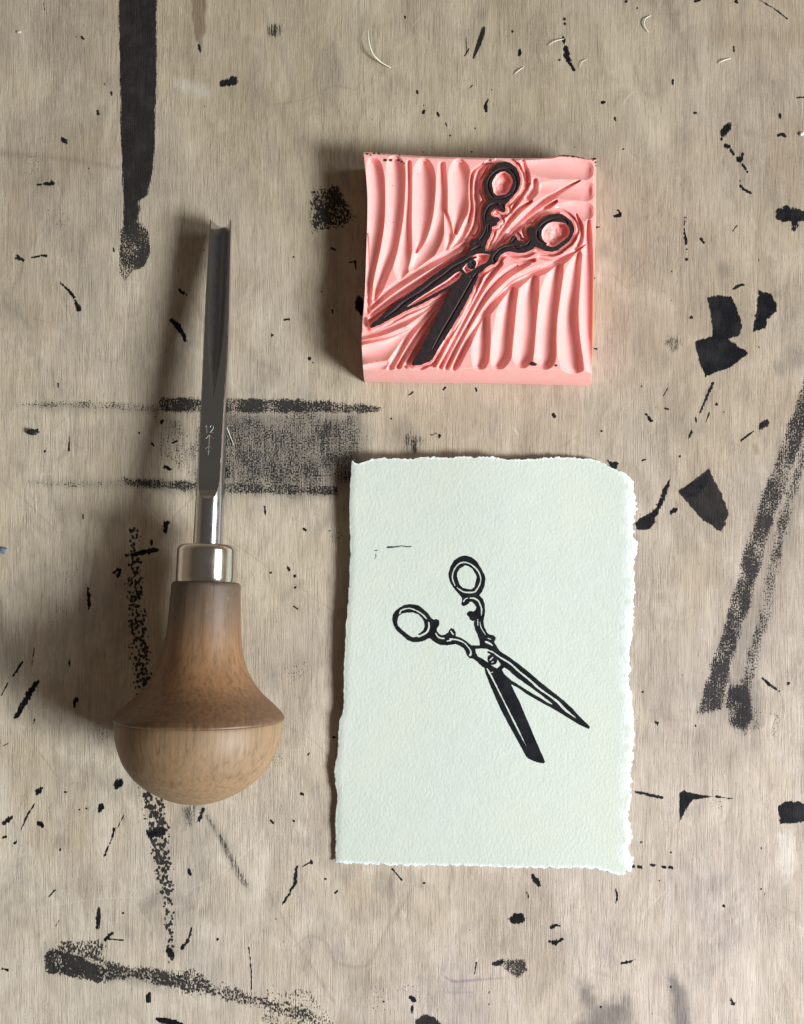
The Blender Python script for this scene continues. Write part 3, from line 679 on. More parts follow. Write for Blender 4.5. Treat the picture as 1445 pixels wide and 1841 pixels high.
def make_card():
    base = np.array(W(870, 1195, 0))
    root = empty("printed_card", base, "cream deckle edged paper card printed with small black open scissors", "card")
    nu, nv = 400, 560
    uu = np.linspace(0, 1, nu); vv = np.linspace(0, 1, nv)
    U, Vv = np.meshgrid(uu, vv)
    T = curve_at(TOPE, uu)[None]; B = curve_at(BOTE, uu)[None]; L = curve_at(LEFE, vv)[:, None]; R = curve_at(RIGE, vv)[:, None]
    C = (1-Vv)[..., None]*T+Vv[..., None]*B+(1-U)[..., None]*L+U[..., None]*R
    c00, c10, c01, c11 = T[0, 0], T[0, -1], B[0, 0], B[0, -1]
    C = C-((1-U)*(1-Vv))[..., None]*c00-(U*(1-Vv))[..., None]*c10-((1-U)*Vv)[..., None]*c01-(U*Vv)[..., None]*c11
    PX, PY = C[..., 0].copy(), C[..., 1].copy()
    # torn, feathery margins
    eL = U*530; eR = (1-U)*530; eT = Vv*735; eB = (1-Vv)*735
    fal = lambda e, w_: np.clip(1-e/w_, 0, 1)**2
    n = lambda sd, c: noise2(PX*1.0, PY*1.0, c, sd, 3)-.5
    PX = PX+fal(eR, 7)*(n(21, 16)*12+n(22, 5)*10*noise2(PX, PY, 40, 71, 2)*1.6) + fal(eL, 5)*(n(23, 14)*4+n(24, 4)*2)
    PY = PY+fal(eT, 6)*(n(25, 10)*6+n(26, 3.5)*5) + fal(eB, 6)*(n(27, 9)*6+n(28, 3.5)*5)
    z = card_z(PX, PY)
    wr = 20+12*(noise2(PX*0, PY, 60, 31, 2)-.5)
    fib = np.maximum.reduce([fal(eR, 30)**.6*.9*sstep(.25, .6, noise2(PX, PY, 12, 33, 3)+fal(eR, 16)*.4), fal(eB, 8), fal(eT, 6), fal(eL, 5)*.7])
    # thinner, lumpy towards the deckle
    rough = fal(eR, wr)*.00022*(noise2(PX, PY, 9, 34, 3)-.75) + fal(eB, 9)*.00030*(noise2(PX, PY, 6, 35, 3)-.4)+fal(eT, 8)*.00025*(noise2(PX, PY, 6, 36, 3)-.6)+fal(eL, 13)**1.0*-.00022
    z = np.maximum(z+rough*1.2, .00012)
    k = S*(1-z/H)
    top = np.stack([(PX-CX)*k, -(PY-CY)*k, z], -1).reshape(-1, 3)
    idx = np.arange(nu*nv).reshape(nv, nu)
    F = np.stack([idx[1:, :-1], idx[1:, 1:], idx[:-1, 1:], idx[:-1, :-1]], -1).reshape(-1, 4)
    bot = top.copy(); bot[:, 2] = np.maximum(bot[:, 2]-.00042, .00005)
    # underside is tucked in a little so the rim reads as torn pulp
    ctr = top.mean(0); bot[:, 0] += (ctr[0]-bot[:, 0])*.002; bot[:, 1] += (ctr[1]-bot[:, 1])*.001
    nb = len(top); F2 = F[:, ::-1]+nb
    loop = np.concatenate([idx[0, :], idx[1:, -1], idx[-1, -2::-1], idx[-2:0:-1, 0]]); ln = np.roll(loop, -1)
    F3 = np.stack([loop, ln, ln+nb, loop+nb], -1)
    me = np_mesh("card_sheet", np.vstack([top, bot]), np.vstack([F, F2, F3]))
    a = me.attributes.new("fibre", 'FLOAT', 'POINT'); a.data.foreach_set("value", np.concatenate([fib.ravel(), fib.ravel()*0+.6]).astype(np.float32))
    shift(me, base); link("card_sheet", me, mat_paper(), root)
    # the print
    gx = np.arange(700, 1066, .55); gy = np.arange(994, 1378, .55)
    X, Y = np.meshgrid(gx, gy)
    o, hd, th = design(X, Y)
    f = np.maximum(o, np.maximum(-hd, -th)) + (noise2(X, Y, 4, 41, 2)-.5)*.9
    pts, faces = clip_grid(f, gx, gy)
    P = np.array(pts); zz = card_z(P[:, 0], P[:, 1])+.00005
    k = S*(1-zz/H)
    me = np_mesh("scissors_print", np.stack([(P[:, 0]-CX)*k, -(P[:, 1]-CY)*k, zz], -1), [f_ for f_ in faces])
    shift(me, base); po = link("scissors_print", me, mat_ink(), root)
    # stray streak and specks of ink
    gx = np.arange(670, 745, .45); gy = np.arange(975, 1012, .45); X, Y = np.meshgrid(gx, gy)
    f = np.minimum.reduce([sd_stroke(X, Y, [(697,984),(712,983),(721,981.5),(731,983),(739,982.5)], [1.6,1.2,.9,1.0,.7]), sd_stroke(X, Y, [(673.5,990),(679,989)], .5), sd_stroke(X, Y, [(675,996),(676,1000),(673.5,1005)], .5)])
    f = f+(noise2(X, Y, 2.5, 43, 2)-.5)*1.3
    pts, faces = clip_grid(f, gx, gy); P = np.array(pts); zz = card_z(P[:, 0], P[:, 1])+.00005; k = S*(1-zz/H)
    me = np_mesh("ink_streak", np.stack([(P[:, 0]-CX)*k, -(P[:, 1]-CY)*k, zz], -1), faces)
    shift(me, base); link("ink_streak", me, mat_ink("thin_grey_ink", (.05, .055, .06), (.12, .13, .13)), root)
make_card()

# ------------------------------------------------------------------ carved stamp
def make_stamp():
    base = np.array(W(860, 490, 0))
    root = empty("carved_stamp", base, "pink rubber block carved with raised black inked scissors", "rubber stamp")
    HT = .0112
    # outline as seen, from the four sides
    TE = spline([(653,274),(665,274),(700,277),(760,281),(820,283),(862,284),(930,285),(985,284),(1005,279),(1030,280),(1050,284),(1072,284)], 4)
    BE = np.array([(655,687),(720,688),(800,689),(900,690),(980,692),(1063,694)], float)
    LE = spline([(653,274),(656,300),(660,345),(660,400),(658,460),(656,520),(653,560),(651,590),(650,612),(651,640),(653,668),(655,687)], 4)
    RE = spline([(1072,284),(1071,320),(1071,400),(1069,450),(1067,520),(1066,600),(1063,694)], 4)
    n = 820
    t = np.linspace(0, 1, n); U, V = np.meshgrid(t, t)
    T = curve_at(TE, t)[None]; B = curve_at(BE, t)[None]; L = curve_at(LE, t)[:, None]; R = curve_at(RE, t)[:, None]
    C = (1-V)[..., None]*T+V[..., None]*B+(1-U)[..., None]*L+U[..., None]*R
    C = C-((1-U)*(1-V))[..., None]*T[0, 0]-(U*(1-V))[..., None]*T[0, -1]-((1-U)*V)[..., None]*B[0, 0]-(U*V)[..., None]*B[0, -1]
    X, Y = C[..., 0], C[..., 1]
    # where this spot prints: mirror + small turn
    an = math.radians(3.4); kx = 1.005
    dx, dy = (X-903)/kx, (Y-327)/kx
    c_, s_ = math.cos(-an), math.sin(-an)
    rx, ry = dx*c_-dy*s_, dx*s_+dy*c_
    DX, DY = 839-rx, 1035+ry
    o, hd, th = design(DX, DY)
    o = o + (noise2(X, Y, 7, 51, 2)-.5)*1.6
    # carving strokes: (points with half-widths px, depth mm)
    G = [
     ([(668,290,7),(673,302,14),(676,345,17),(674,400,17),(668,450,15),(663,500,10),(661,530,6)],1.9),
     ([(710,291,12),(711,305,17),(711,345,18),(708,400,16),(700,450,15),(686,495,12),(674,538,6)],2.1),
     ([(735,292,5),(735,345,6.5),(732,400,8),(727,450,13),(723,482,15),(721,500,8)],1.5),
     ([(762,296,12),(762,312,19),(762,345,21),(760,395,19),(756,430,13),(749,452,5)],2.3),
     ([(794,297,7),(794,345,11),(790,388,13),(780,425,16),(762,455,18),(744,482,12)],1.6),
     ([(825,297,12),(826,312,19),(827,345,21),(824,382,17),(819,418,5)],2.2),
     ([(799,378,3),(805,400,8),(809,425,9),(803,448,5)],1.5), ([(849,382,3),(840,402,9),(828,428,9),(812,446,5)],1.6),
     ([(661,420,2),(662,450,5),(664,500,7),(662,560,6)],2.6),
     # long furrows along the upper side of the pointed blade
     ([(668,553,5),(705,520,7),(760,483,8),(810,455,8),(838,438,6)],2.7), ([(668,566,5),(710,535,6),(765,500,7),(815,468,7),(840,452,5)],3.0), ([(664,578,5),(690,560,6),(760,518,6),(830,472,6)],3.1),
     ([(655,575,6),(662,590,7)],2.4),
     # between the blades
     ([(648,607,6),(690,594,8),(740,572,8),(790,542,5),(808,527,2)],2.6), ([(648,616,4),(700,606,5),(745,588,5)],2.2),
     ([(650,640,14),(690,630,22),(725,605,15),(745,592,6)],2.3), ([(652,668,8),(680,662,14),(695,655,8)],2.6),
     ([(700,664,8),(712,640,11),(735,600,11),(765,570,9),(800,534,4)],3.2), ([(716,660,6),(732,632,7),(757,595,7),(802,533,3)],3.3), ([(730,658,6),(748,630,7),(768,596,7),(804,530,3)],3.1),
     ([(743,655,5),(768,610,7),(790,570,5)],3.0),
     # right of the broad blade
     ([(872,478,5),(850,515,6),(825,565,7),(800,618,7),(780,656,5)],2.4), ([(900,474,5),(880,498,6),(852,545,7),(820,605,7),(792,660,5)],2.8),
     ([(950,472,5),(915,490,8),(880,522,9),(850,570,8),(820,625,7),(802,664,5)],2.6), ([(1040,450,3),(1000,474,7),(950,496,9),(905,525,10),(868,568,9),(840,615,8),(816,664,6)],3.0),
     ([(930,478,3),(900,500,5),(870,535,5),(840,590,4)],3.1),
     ([(1000,470,3),(960,486,5),(920,505,5),(885,540,4)],3.0),
     # upright furrows, lower right
     ([(874,560,7),(866,600,15),(864,640,16),(862,656,12)],2.1), ([(922,520,9),(912,555,16),(905,600,18),(901,635,19),(896,653,13)],2.3), ([(960,498,9),(950,535,18),(945,600,20),(941,635,20),(939,648,14)],2.2),
     ([(1004,476,9),(993,515,17),(985,560,19),(981,600,20),(979,640,20),(979,650,15)],2.1), ([(1040,458,8),(1030,500,16),(1022,560,18),(1021,600,20),(1025,640,21),(1031,668,17),(1034,680,8)],2.3),
     ([(1058,398,4),(1056,440,10),(1054,500,14),(1054,560,14),(1057,620,12),(1064,670,9)],1.5),
     # broad scoops, upper right
     ([(945,300,10),(985,302,19),(1035,304,20),(1049,306,19)],1.2), ([(975,338,10),(1010,341,18),(1048,343,19),(1050,344,19)],1.2), ([(1005,375,8),(1030,378,17),(1050,380,18)],1.2),
     ([(962,325,5),(960,340,9),(950,355,8)],2.0),
     # slanting cuts between the handles
     ([(1042,325,1.5),(1010,342,5),(970,368,7),(930,402,8),(900,435,7),(884,452,4)],3.2), ([(955,362,3),(930,380,6),(905,412,7),(885,445,4)],2.9), ([(1000,362,3),(970,382,6),(935,408,6),(905,436,5)],3.0),
     ([(942,298,5),(948,318,6),(945,340,6),(930,362,5),(918,382,4)],2.8), ([(952,330,3),(940,350,4),(922,375,4)],3.0), ([(1003,383,4),(990,381,5),(970,388,4)],2.4),
     # around the rings and stems
     ([(880,290,4),(862,310,6),(856,345,7),(858,380,6),(852,410,6),(838,432,5)],3.0), ([(868,295,3),(850,312,4),(846,345,5),(848,375,5),(842,400,4)],2.7),
     ([(940,290,4),(948,310,5),(948,340,4)],2.6), ([(1036,385,3),(1045,410,5),(1043,435,6),(1025,458,5),(1000,466,5),(970,462,4)],2.6), ([(905,452,4),(930,470,5),(960,468,4)],2.6),
     ([(1052,440,1.5),(1035,452,4),(1005,468,6),(975,482,6)],3.2)]
    z = np.full(X.shape, HT-.0005)
    wob = (noise2(X, Y, 26, 60, 2)-.5)*1.6
    for pts, dep in G:
        Q = spline(pts, 5)
        x0, x1, y0, y1 = Q[:, 0].min()-28, Q[:, 0].max()+28, Q[:, 1].min()-28, Q[:, 1].max()+28
        m_ = (X > x0) & (X < x1) & (Y > y0) & (Y < y1)
        xs, ys = X[m_], Y[m_]+0
        best = np.full(xs.shape, 1e3)
        for i in range(len(Q)-1):
            ax, ay, ar = Q[i]; ex, ey, er = Q[i+1]-Q[i]; Ls = max(ex*ex+ey*ey, 1e-9)
            tt = np.clip(((xs-ax)*ex+(ys-ay)*ey)/Ls, 0, 1)
            q_ = (np.hypot(xs-ax-ex*tt, ys-ay-ey*tt)+wob[m_]*.5)/np.maximum((ar+er*tt)*1.10, .5)
            best = np.minimum(best, q_)
        # round scoop profile whose lips sit near the original face
        wid = np.median(Q[:, 2])
        dep_ = dep*(.66 if dep > 2.35 else .88)
        zz = HT-.00030-dep_*.001*(1-np.clip(best, 0, 1.25)**2)
        cur = z[m_]; z[m_] = np.where(best < 1.25, np.minimum(cur, np.maximum(zz, 0)), cur)
    # steep, slightly ragged wall round the raised design
    wall = np.where(o < 9, HT-np.clip((o-.3)*.00036, 0, .0019), 99)
    near = sstep(0, 9, o)
    z = np.where(o > 0, np.minimum(np.where(o < 9, z*near+np.minimum(z, HT-.0015)*(1-near), z), wall), HT)
    # deep holes in the design
    hb = (noise2(X, Y, 9, 61, 2)-.5)*.0008
    z = np.where((hd < 0) & (o < 0), HT-np.clip(-hd*.00045, 0, .0016)+hb*sstep(0, 5, -hd), z)
    z = np.where((th < .6) & (o < 0), np.minimum(z, HT-np.clip((.6-th)*.00028, 0, .00042)), z)
    z += (noise2(X, Y, 40, 62, 2)-.5)*.0001*(o > 0)
    # ragged top-left edge and rounded border
    bl = 1-V
    edge_b = (1-V)*405     # px to the bottom outline
    wallb = np.where(edge_b < 28, HT*(edge_b/28)**.7*.98, 99)
    corner = (U > .935)
    z = np.minimum(z, np.where(edge_b < 28+0*X, np.maximum(wallb, .0), 99))
    eR = (1-U)*410; eT = V*410; eL = U*410
    lip = sstep(9, 3, eT)*.0006
    z = np.where(eT < 9, np.minimum(z+0*lip, HT-.0002-.0009*sstep(5, 0, eT)), z)
    z = np.where((eT < 9) & (z > HT-.0025), np.maximum(z, HT-.0013), z)
    z = np.where(eR < 4, np.minimum(z, HT-.0007), z)
    up = sstep(12, 4, eR)*(Y < 400)                       # scoops run up to the right-hand rim
    z = np.maximum(z, z*(1-up)+(HT-.0007)*up)
    z = np.maximum(z, .0002)
    k = S*(1-z/H)
    top = np.stack([(X-CX)*k, -(Y-CY)*k, z], -1)
    # ink mask (negative = inked)
    inkf = np.maximum(o, -(hd-.4)) + (noise2(X, Y, 5, 63, 2)-.5)*.5
    grid = np.arange(n, dtype=float)
    stain = 0.55*(1-sstep(.0, 1.2, th))*(.3+.7*noise2(X, Y, 14, 64, 2)) + .35*(noise2(X, Y, 3, 65, 2) > .78)
    left = np.zeros(X.shape)
    for x, y, r in ((660,277,2.2),(666,279,1.6),(672,276,2),(681,276,2.4),(690,276,1.6),(697,275,2.2),(704,276,2.2),(692,288,3.0),(702,288,3.2),(716,288,2.6),(722,291,2.2),(726,294,1.6),(718,279,1.4),
                    (957,654,4.6),(961,655,3.4),(999,657,2.4),(1055,281,1.6),(1069,285,3.4),(1071,292,2.4),(1072,298,2.0),(1066,288,1.6),(1014,279,3),(1020,280,2.6),(1030,281,3),(1040,282,2.6),(1048,283,2.4),(706,334,.9),(751,313,.9),(707,400,.9)):
        left = np.maximum(left, 1-sstep(r-.8, r+.8, np.hypot((X-x)*(.8 if r > 1.2 else 1), (Y-y)*1.2)))
    left = np.maximum(left, .9*(1-sstep(.8, 2.0, eT))*((X > 1003) & (X < 1050)))
    def samp(A, P):
        i = P[:, 0]; j = P[:, 1]; i0 = np.clip(i.astype(int), 0, n-2); j0 = np.clip(j.astype(int), 0, n-2); fi = i-i0; fj = j-j0
        if A.ndim == 3: fi = fi[:, None]; fj = fj[:, None]
        return (A[j0, i0]*(1-fi)+A[j0, i0+1]*fi)*(1-fj)+(A[j0+1, i0]*(1-fi)+A[j0+1, i0+1]*fi)*fj
    for nm, keep, mat in (("inked_relief", True, mat_stamp_ink()), ("rubber_block", False, mat_pink())):
        pts, faces = clip_grid(inkf, grid, grid, keep)
        P = np.array(pts); Vt = samp(top, P)
        ff = list(faces)
        at_s = samp(stain, P); at_l = samp(left, P)
        if not keep:      # side walls and base of the block
            idx = {}
            for q_, (a, b) in enumerate(pts): idx[(a, b)] = q_
            loop = [idx[(float(i), 0.0)] for i in range(n)]+[idx[(float(n-1), float(j))] for j in range(1, n)]+[idx[(float(i), float(n-1))] for i in range(n-2, -1, -1)]+[idx[(0.0, float(j))] for j in range(n-2, 0, -1)]
            nb = len(Vt); low = Vt[loop].copy()
            low[:, 2] = 0
            Vt = np.vstack([Vt, low]); m2 = len(loop)
            for a in range(m2):
                b = (a+1) % m2; ff.append((loop[a], loop[b], nb+b, nb+a))
            ff.append(tuple(nb+a for a in range(m2-1, -1, -1)))
            at_s = np.concatenate([at_s*0, np.zeros(m2)]); at_l = np.concatenate([at_l, np.zeros(m2)])
        me = np_mesh(nm, Vt, ff)
        a = me.attributes.new("ink_stain", 'FLOAT', 'POINT'); a.data.foreach_set("value", at_s.astype(np.float32))
        a = me.attributes.new("ink_left", 'FLOAT', 'POINT'); a.data.foreach_set("value", at_l.astype(np.float32))
        me.set_sharp_from_angle(angle=math.radians(70))
        shift(me, base); link(nm, me, mat, root)
make_stamp()

# ------------------------------------------------------------------ palm gouge
def make_gouge():
    RK = .0194
    tip = Vector(W(396, 396, .0078)); tip.z = .0052
    rim = Vector(W(360, 1290, RK)); rim.z = RK*math.cos(math.radians(6.6))+.0001
    ax = (tip-rim).normalized()
    right = Vector((ax.y, -ax.x, 0)).normalized(); up = right.cross(ax)
    root = empty("palm_gouge", (rim.x, rim.y, 0), "palm gouge with mushroom shaped wooden handle and V grooved steel blade", "gouge")
    from mathutils import Matrix
    M = Matrix((( right.x, ax.x, up.x), (right.y, ax.y, up.y), (right.z, ax.z, up.z)))
    def tpy(py, off=0.0):      # distance along the axis of what is seen at row py, off above the axis
        Yp = -(py-CY)*S
        # rim.y + t*ax.y + off*up.y = Yp*(1-(rim.z+t*ax.z+off*up.z)/H)
        return (Yp*(1-(rim.z+off*up.z)/H)-rim.y-off*up.y)/(ax.y+Yp*ax.z/H)
    def wpx(hw, py):
        t = tpy(py); return hw*S*(1-(rim.z+t*ax.z)/H)
    def place(o):
        o.location = (0, 0, rim.z)
        o.rotation_euler = M.to_euler()
    def lathe(name, prof, mat, parent, seg=128, sharp=40):
        vs_, fs = [], []
        prof = [(t, r) for t, r in prof]
        for t, r in prof:
            for k in range(seg):
                a = 2*math.pi*k/seg; vs_.append((max(r, 1e-6)*math.cos(a), t, max(r, 1e-6)*math.sin(a)))
        for i in range(len(prof)-1):
            for k in range(seg):
                k2 = (k+1) % seg; fs.append((i*seg+k, i*seg+k2, (i+1)*seg+k2, (i+1)*seg+k))
        fs.append(tuple(range(seg-1, -1, -1))); fs.append(tuple((len(prof)-1)*seg+k for k in range(seg)))
        me = np_mesh(name, np.array(vs_), fs); me.set_sharp_from_angle(angle=math.radians(sharp))
        import bmesh
        bm = bmesh.new(); bm.from_mesh(me); bmesh.ops.recalc_face_normals(bm, faces=bm.faces); bm.to_mesh(me); bm.free()
        return link(name, me, mat, parent)
    # handle (flared neck), rim down to the seam
    pr = [(1051,60.5),(1077,62),(1124,64.5),(1157,67.8),(1175,71),(1190,75),(1205,80.5),(1218,87.5),(1230,95),(1240,103),(1250,112),(1259,122),(1268,132),(1275,139),(1281,145)]
    P = spline([(tpy(y), wpx(h, y)) for y, h in pr], 5)
    t0 = P[0, 0]
    prof = [(t0+.0006, .0035), (t0+.0006, P[0, 1]-.0008), (t0+.0004, P[0, 1]-.0003)]+[tuple(p) for p in P]
    rmax = RK
    prof += [(tpy(1285), rmax-.00035), (tpy(1288), rmax-.00005), (tpy(1290.5), rmax), (tpy(1292.5), rmax-.00012), (tpy(1293.5), rmax-.00035), (tpy(1293.5)-.00002, rmax-.0030)]
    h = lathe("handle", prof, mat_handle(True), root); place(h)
    tr = tpy(1293.2)
    dm = [(1296,146.6),(1312,146.6),(1336,142.6),(1364,132.5),(1378,124.5),(1392,114),(1404,102),(1413,90.5),(1422,76),(1430,61),(1436,46),(1440,33),(1442,20)]
    D = [(tpy(y), wpx(h_, y)) for y, h_ in dm]
    D = [(tr+.0002, D[0][1]-.0022), (tr, D[0][1]-.00012)]+[tuple(p) for p in spline(D, 4)]+[(tpy(1443), wpx(8, 1443)), (tpy(1443.4), 1e-5)]
    d = lathe("handle_dome", D, mat_handle(False), h)
    # ferrule
    f0 = tpy(1052); f1 = tpy(977, .004); rf = wpx(53.8, 1015)
    fp = [(f0-.0002, rf-.001), (f0-.0002, rf+.00012), (f0+.0003, rf+.00015), (f0+.0007, rf-.00002)]
    fp += [(f0+.0007+(f1-f0-.0022)*k/6, rf-.00006*k/6) for k in range(1, 7)]
    fp += [(f1-.0015+.0015*math.sin(a), rf-.0016+.00155*math.cos(a)) for a in [math.radians(q_) for q_ in (10, 25, 40, 55, 70, 82, 90)]]
    fp += [(f1, rf-.0025), (f1-.0001, .0036), (f1-.0010, .0034)]
    fe = lathe("ferrule", fp, mat_metal("nickel_ferrule", (.74, .71, .64), .17, .2, 0, .2), root); place(fe)
    # blade: round rod ground into a flat V-grooved shank
    tb = f1-.003; te = tpy(396, .002)
    nt, nxs = 420, 121
    ts = np.linspace(tb, te, nt)
    pys = np.array([980, 905, 893, 880, 860, 760, 675, 567, 478, 411, 396.])
    tt = np.array([tpy(p, .002) for p in pys])
    rod = .00352
    R_ = np.interp(ts, tt[::1], [rod, rod*.985, rod*.985, rod*.96, .00330, .00324, .00325, .0034, .0037, .0040, .0040])
    zt = np.interp(ts, tt, [.0060, .0040, .0031, .0025, .0021, .0019, .0018, .0020, .0022, .0024, .0024])
    wd = np.interp(ts, tt, [.0036, .0035, .00335, .00318, .00306, .00304, .00300, .00295, .00275, .00262, .00255])
    kt = np.array([tpy(p, .002) for p in (722, 700, 675, 657, 621, 590, 567, 478, 390)])
    ch = np.interp(ts, kt, [0, .00040, .00090, .00125, .00172, .00200, .00212, .00228, .00236])
    keel = np.interp(ts, tt, [0, 0, 0, 0, 0, 0, .15, .6, .9, 1, 1])
    s_ = np.linspace(-1, 1, nxs)
    s_ = np.sign(s_)*(1-(1-np.abs(s_))**1.5)
    rows_t, rows_b = [], []
    for i, t in enumerate(ts):
        x = s_*min(wd[i], R_[i]*.9995)
        circ = np.sqrt(np.maximum(R_[i]**2-x**2, 0))
        tz = np.minimum(zt[i], circ)
        if ch[i] > 1e-6:
            a = np.abs(x)/ch[i]
            dep = ch[i]*1.75
            prof_ = np.sqrt(np.maximum(a, 0)**2+.0100)-.10   # V with a tiny radius
            tz = np.where(a < 1, np.minimum(tz, zt[i]-dep*(1-prof_/(.905))), tz)
        bz = -np.minimum(.0024, circ)
        vb = -.0030+np.abs(x)*1.55
        bz = bz*(1-keel[i])+np.minimum(np.maximum(vb, -.0030), tz-.0004)*keel[i]
        # the ground end: two shallow bites either side of the V's root
        end = 0
        if i > nt-14:
            fall = (i-(nt-14))/13.0
            end = -fall*.00050*np.abs(np.sin(np.clip(np.abs(x)/wd[i], 0, 1)*math.pi))
        yy = t+end+0*x
        rows_t.append(np.stack([x, yy, tz], -1)); rows_b.append(np.stack([x, yy, np.minimum(bz, tz-.0001)], -1))
    A_ = np.array(rows_t+rows_b).reshape(-1, 3)
    idx = np.arange(nt*nxs).reshape(nt, nxs); nb = nt*nxs
    F = [np.stack([idx[:-1, :-1], idx[:-1, 1:], idx[1:, 1:], idx[1:, :-1]], -1).reshape(-1, 4),
         np.stack([idx[1:, :-1], idx[1:, 1:], idx[:-1, 1:], idx[:-1, :-1]], -1).reshape(-1, 4)+nb,
         np.stack([idx[:-1, 0], idx[1:, 0], idx[1:, 0]+nb, idx[:-1, 0]+nb], -1),
         np.stack([idx[1:, -1], idx[:-1, -1], idx[:-1, -1]+nb, idx[1:, -1]+nb], -1),
         np.stack([idx[-1, :-1], idx[-1, 1:], idx[-1, 1:]+nb, idx[-1, :-1]+nb], -1),
         np.stack([idx[0, 1:], idx[0, :-1], idx[0, :-1]+nb, idx[0, 1:]+nb], -1)]
    me = np_mesh("blade", A_, np.vstack(F)); me.set_sharp_from_angle(angle=math.radians(22))
    bl = link("blade", me, mat_metal("tool_steel", (.62, .63, .64), .19, .25, 1, .03), root); place(bl)
    # stamped number and arrow mark on the flat
    def zz(X, Y):   # zoom coords -> local
        px, py = 330+X/4.975, 690+Y/4.975
        t = tpy(py, .0019)
        zc = rim.z+t*ax.z+.0019*up.z
        wx = (px-CX)*S*(1-zc/H)
        x = (wx-(rim.x+t*ax.x))/right.x
        return (x, t)
    strokes = [[(196,388),(206,374),(208,442)], [(236,390),(245,376),(262,374),(268,388),(260,408),(236,438),(270,438)], [(232,458),(227,560)], [(200,492),(232,458),(268,494)],
               [(196,582),(226,558),(260,584)], [(226,562),(222,640)], [(204,604),(246,606)]]
    vs_, fs = [], []
    for st in strokes:
        pts = [zz(*p) for p in st]
        for i in range(len(pts)-1):
            (x0, y0), (x1, y1) = pts[i], pts[i+1]
            L = math.hypot(x1-x0, y1-y0); nx_, ny_ = -(y1-y0)/L, (x1-x0)/L
            b = len(vs_); hw = .00006
            zb = float(np.interp((y0+y1)/2, ts, zt))
            for (x, y) in ((x0, y0), (x1, y1)):
                zb_ = float(np.interp(y, ts, zt))
                vs_ += [(x+nx_*hw, y+ny_*hw, zb_-.00002), (x, y, zb_+.00006), (x-nx_*hw, y-ny_*hw, zb_-.00002)]
            fs += [(b, b+3, b+4, b+1), (b+1, b+4, b+5, b+2), (b, b+1, b+2), (b+5, b+4, b+3)]
    me = np_mesh("stamped_mark", np.array(vs_), fs, smooth=False)
    link("stamped_mark", me, mat_metal("burnished_stamp", (.50, .49, .46), .5), bl)
make_gouge()

# ------------------------------------------------------------------ wood shavings and crumbs
def tube_mesh(name, pts, rad):
    P = spline(pts, 8); n = len(P); seg = 8; vs_, fs = [], []
    for i in range(n):
        a = P[max(i-1, 0)]; b = P[min(i+1, n-1)]; d = Vector(b-a).normalized()
        s = d.cross(Vector((0, 0, 1))).normalized(); u_ = s.cross(d)
        r = rad*(.35+.65*math.sin(math.pi*(.08+.84*i/(n-1))))
        for k in range(seg):
            t = 2*math.pi*k/seg
            vs_.append(Vector(P[i])+s*math.cos(t)*r+u_*math.sin(t)*r*.55)
    for i in range(n-1):
        for k in range(seg):
            k2 = (k+1) % seg; fs.append((i*seg+k, (i+1)*seg+k, (i+1)*seg+k2, i*seg+k2))
    fs.append(tuple(range(seg))); fs.append(tuple((n-1)*seg+k for k in range(seg-1, -1, -1)))
    return np_mesh(name, np.array(vs_), fs)
def simple(name, col, rough, spec=.3):
    m = N(name); n = m.noise(m.coord((2500, 2500, 2500)), 1, 3, .6)
    c = m.mix(m.rng(n, .3, .7), col, tuple(v*.75 for v in col))
    return m.set(Base_Color=c, Roughness=rough, Normal=m.bump(n, .00004, .5))
msh = simple("pale_shaving", (.80, .76, .62), .55)
def shaving(pts, rad, label, name="wood_shaving"):
    b = np.array(W(pts[0][0], pts[0][1], 0))
    me = tube_mesh(name, [W(x, y, z*.001) for x, y, z in pts], rad)
    shift(me, b); o = link(name, me, msh); o.location = b
    o["label"] = label; o["category"] = "shaving"; o["group"] = "pale curled shavings lying on the work surface"
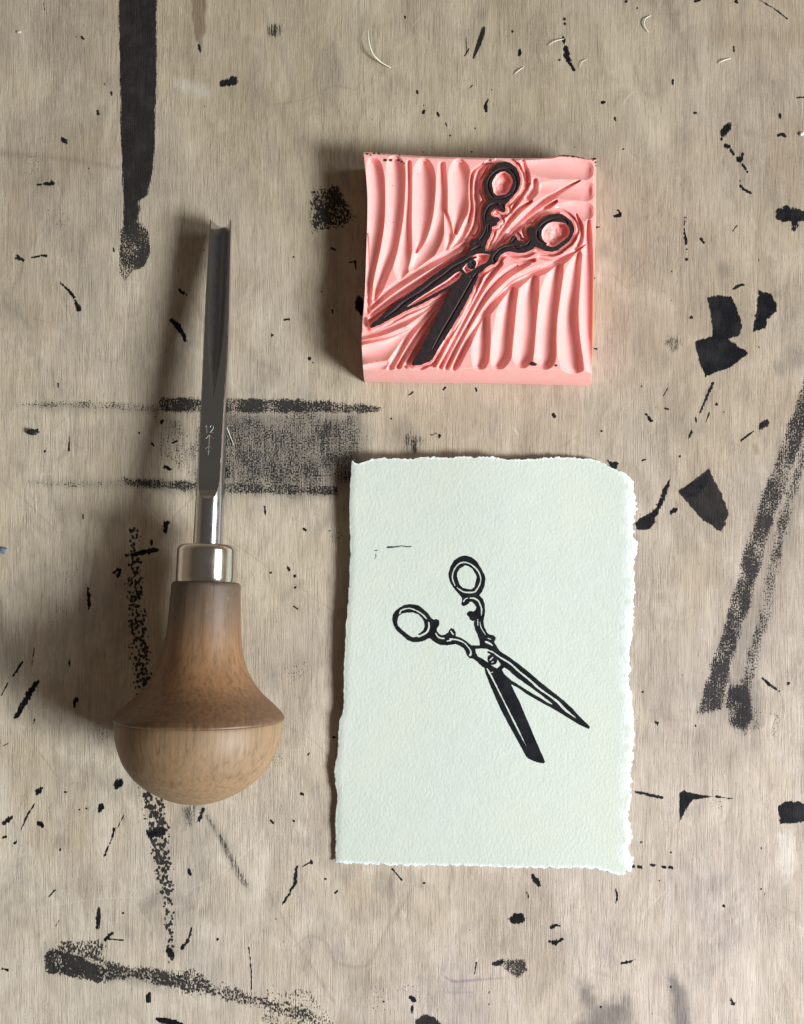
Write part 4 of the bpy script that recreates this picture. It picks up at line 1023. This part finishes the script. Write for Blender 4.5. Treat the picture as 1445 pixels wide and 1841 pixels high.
shaving([(661,52,1.2),(663,75,1.7),(670,97,1.5),(685,112,.8),(702,122,.3)], .00021, "long thin curved pale shaving above the pink block")
shaving([(1170,28,.3),(1160,34,.5),(1158,45,.5),(1165,58,.3)], .00016, "small hooked pale shaving near the top edge of the table")
shaving([(985,82,.3),(998,74,.6),(1014,70,.3)], .00013, "short pale sliver beside the black smear right of the top centre")
shaving([(1291,114,.25),(1300,109,.6),(1314,105,.3)], .00016, "short bright sliver in the upper right of the table")
shaving([(1042,122,.25),(1046,112,.5),(1056,106,.3)], .00009, "faint thin curl right of the black smear above the block")
shaving([(924,134,.2),(932,127,.4),(942,120,.2)], .00013, "tiny straight pale sliver above the block's right half")
shaving([(404,757,.2),(409,772,.4),(420,800,.2)], .00012, "thin pale splinter right beside the steel shank")
def crumb(px, py, r, col, name, label, cat, seed, rough=.6, flat=.6):
    import bmesh
    b = np.array(W(px, py, 0)); bm = bmesh.new(); bmesh.ops.create_icosphere(bm, subdivisions=3, radius=1)
    rr = random.Random(seed); dirs = [(Vector((rr.gauss(0, 1), rr.gauss(0, 1), rr.gauss(0, 1))).normalized(), rr.uniform(.5, .85)) for _ in range(7)]
    for v in bm.verts:
        for d, c in dirs:
            s = v.co.dot(d)
            if s > c: v.co -= d*(s-c)
        v.co = Vector((v.co.x*r*1.2, v.co.y*r, (v.co.z*flat+flat*.95)*r))
    me = bpy.data.meshes.new(name); bm.to_mesh(me); bm.free()
    o = link(name, me, simple(name+"_surface", col, rough)); o.location = b
    o["label"] = label; o["category"] = cat
crumb(60, 777, .0011, (.015, .014, .014), "ink_crumb", "black dried ink crumb near the left edge", "crumb", 1)
crumb(8, 989, .0010, (.18, .25, .30), "paint_flake", "pale blue grey flake at the left edge of the table", "flake", 2, .35)
crumb(35, 59, .00045, (.75, .72, .66), "pale_crumb", "tiny pale crumb near the top left corner", "crumb", 3, .4)
crumb(1441, 242, .0006, (.80, .78, .75), "pale_crumb", "tiny white crumb at the right edge of the table", "crumb", 4, .4)
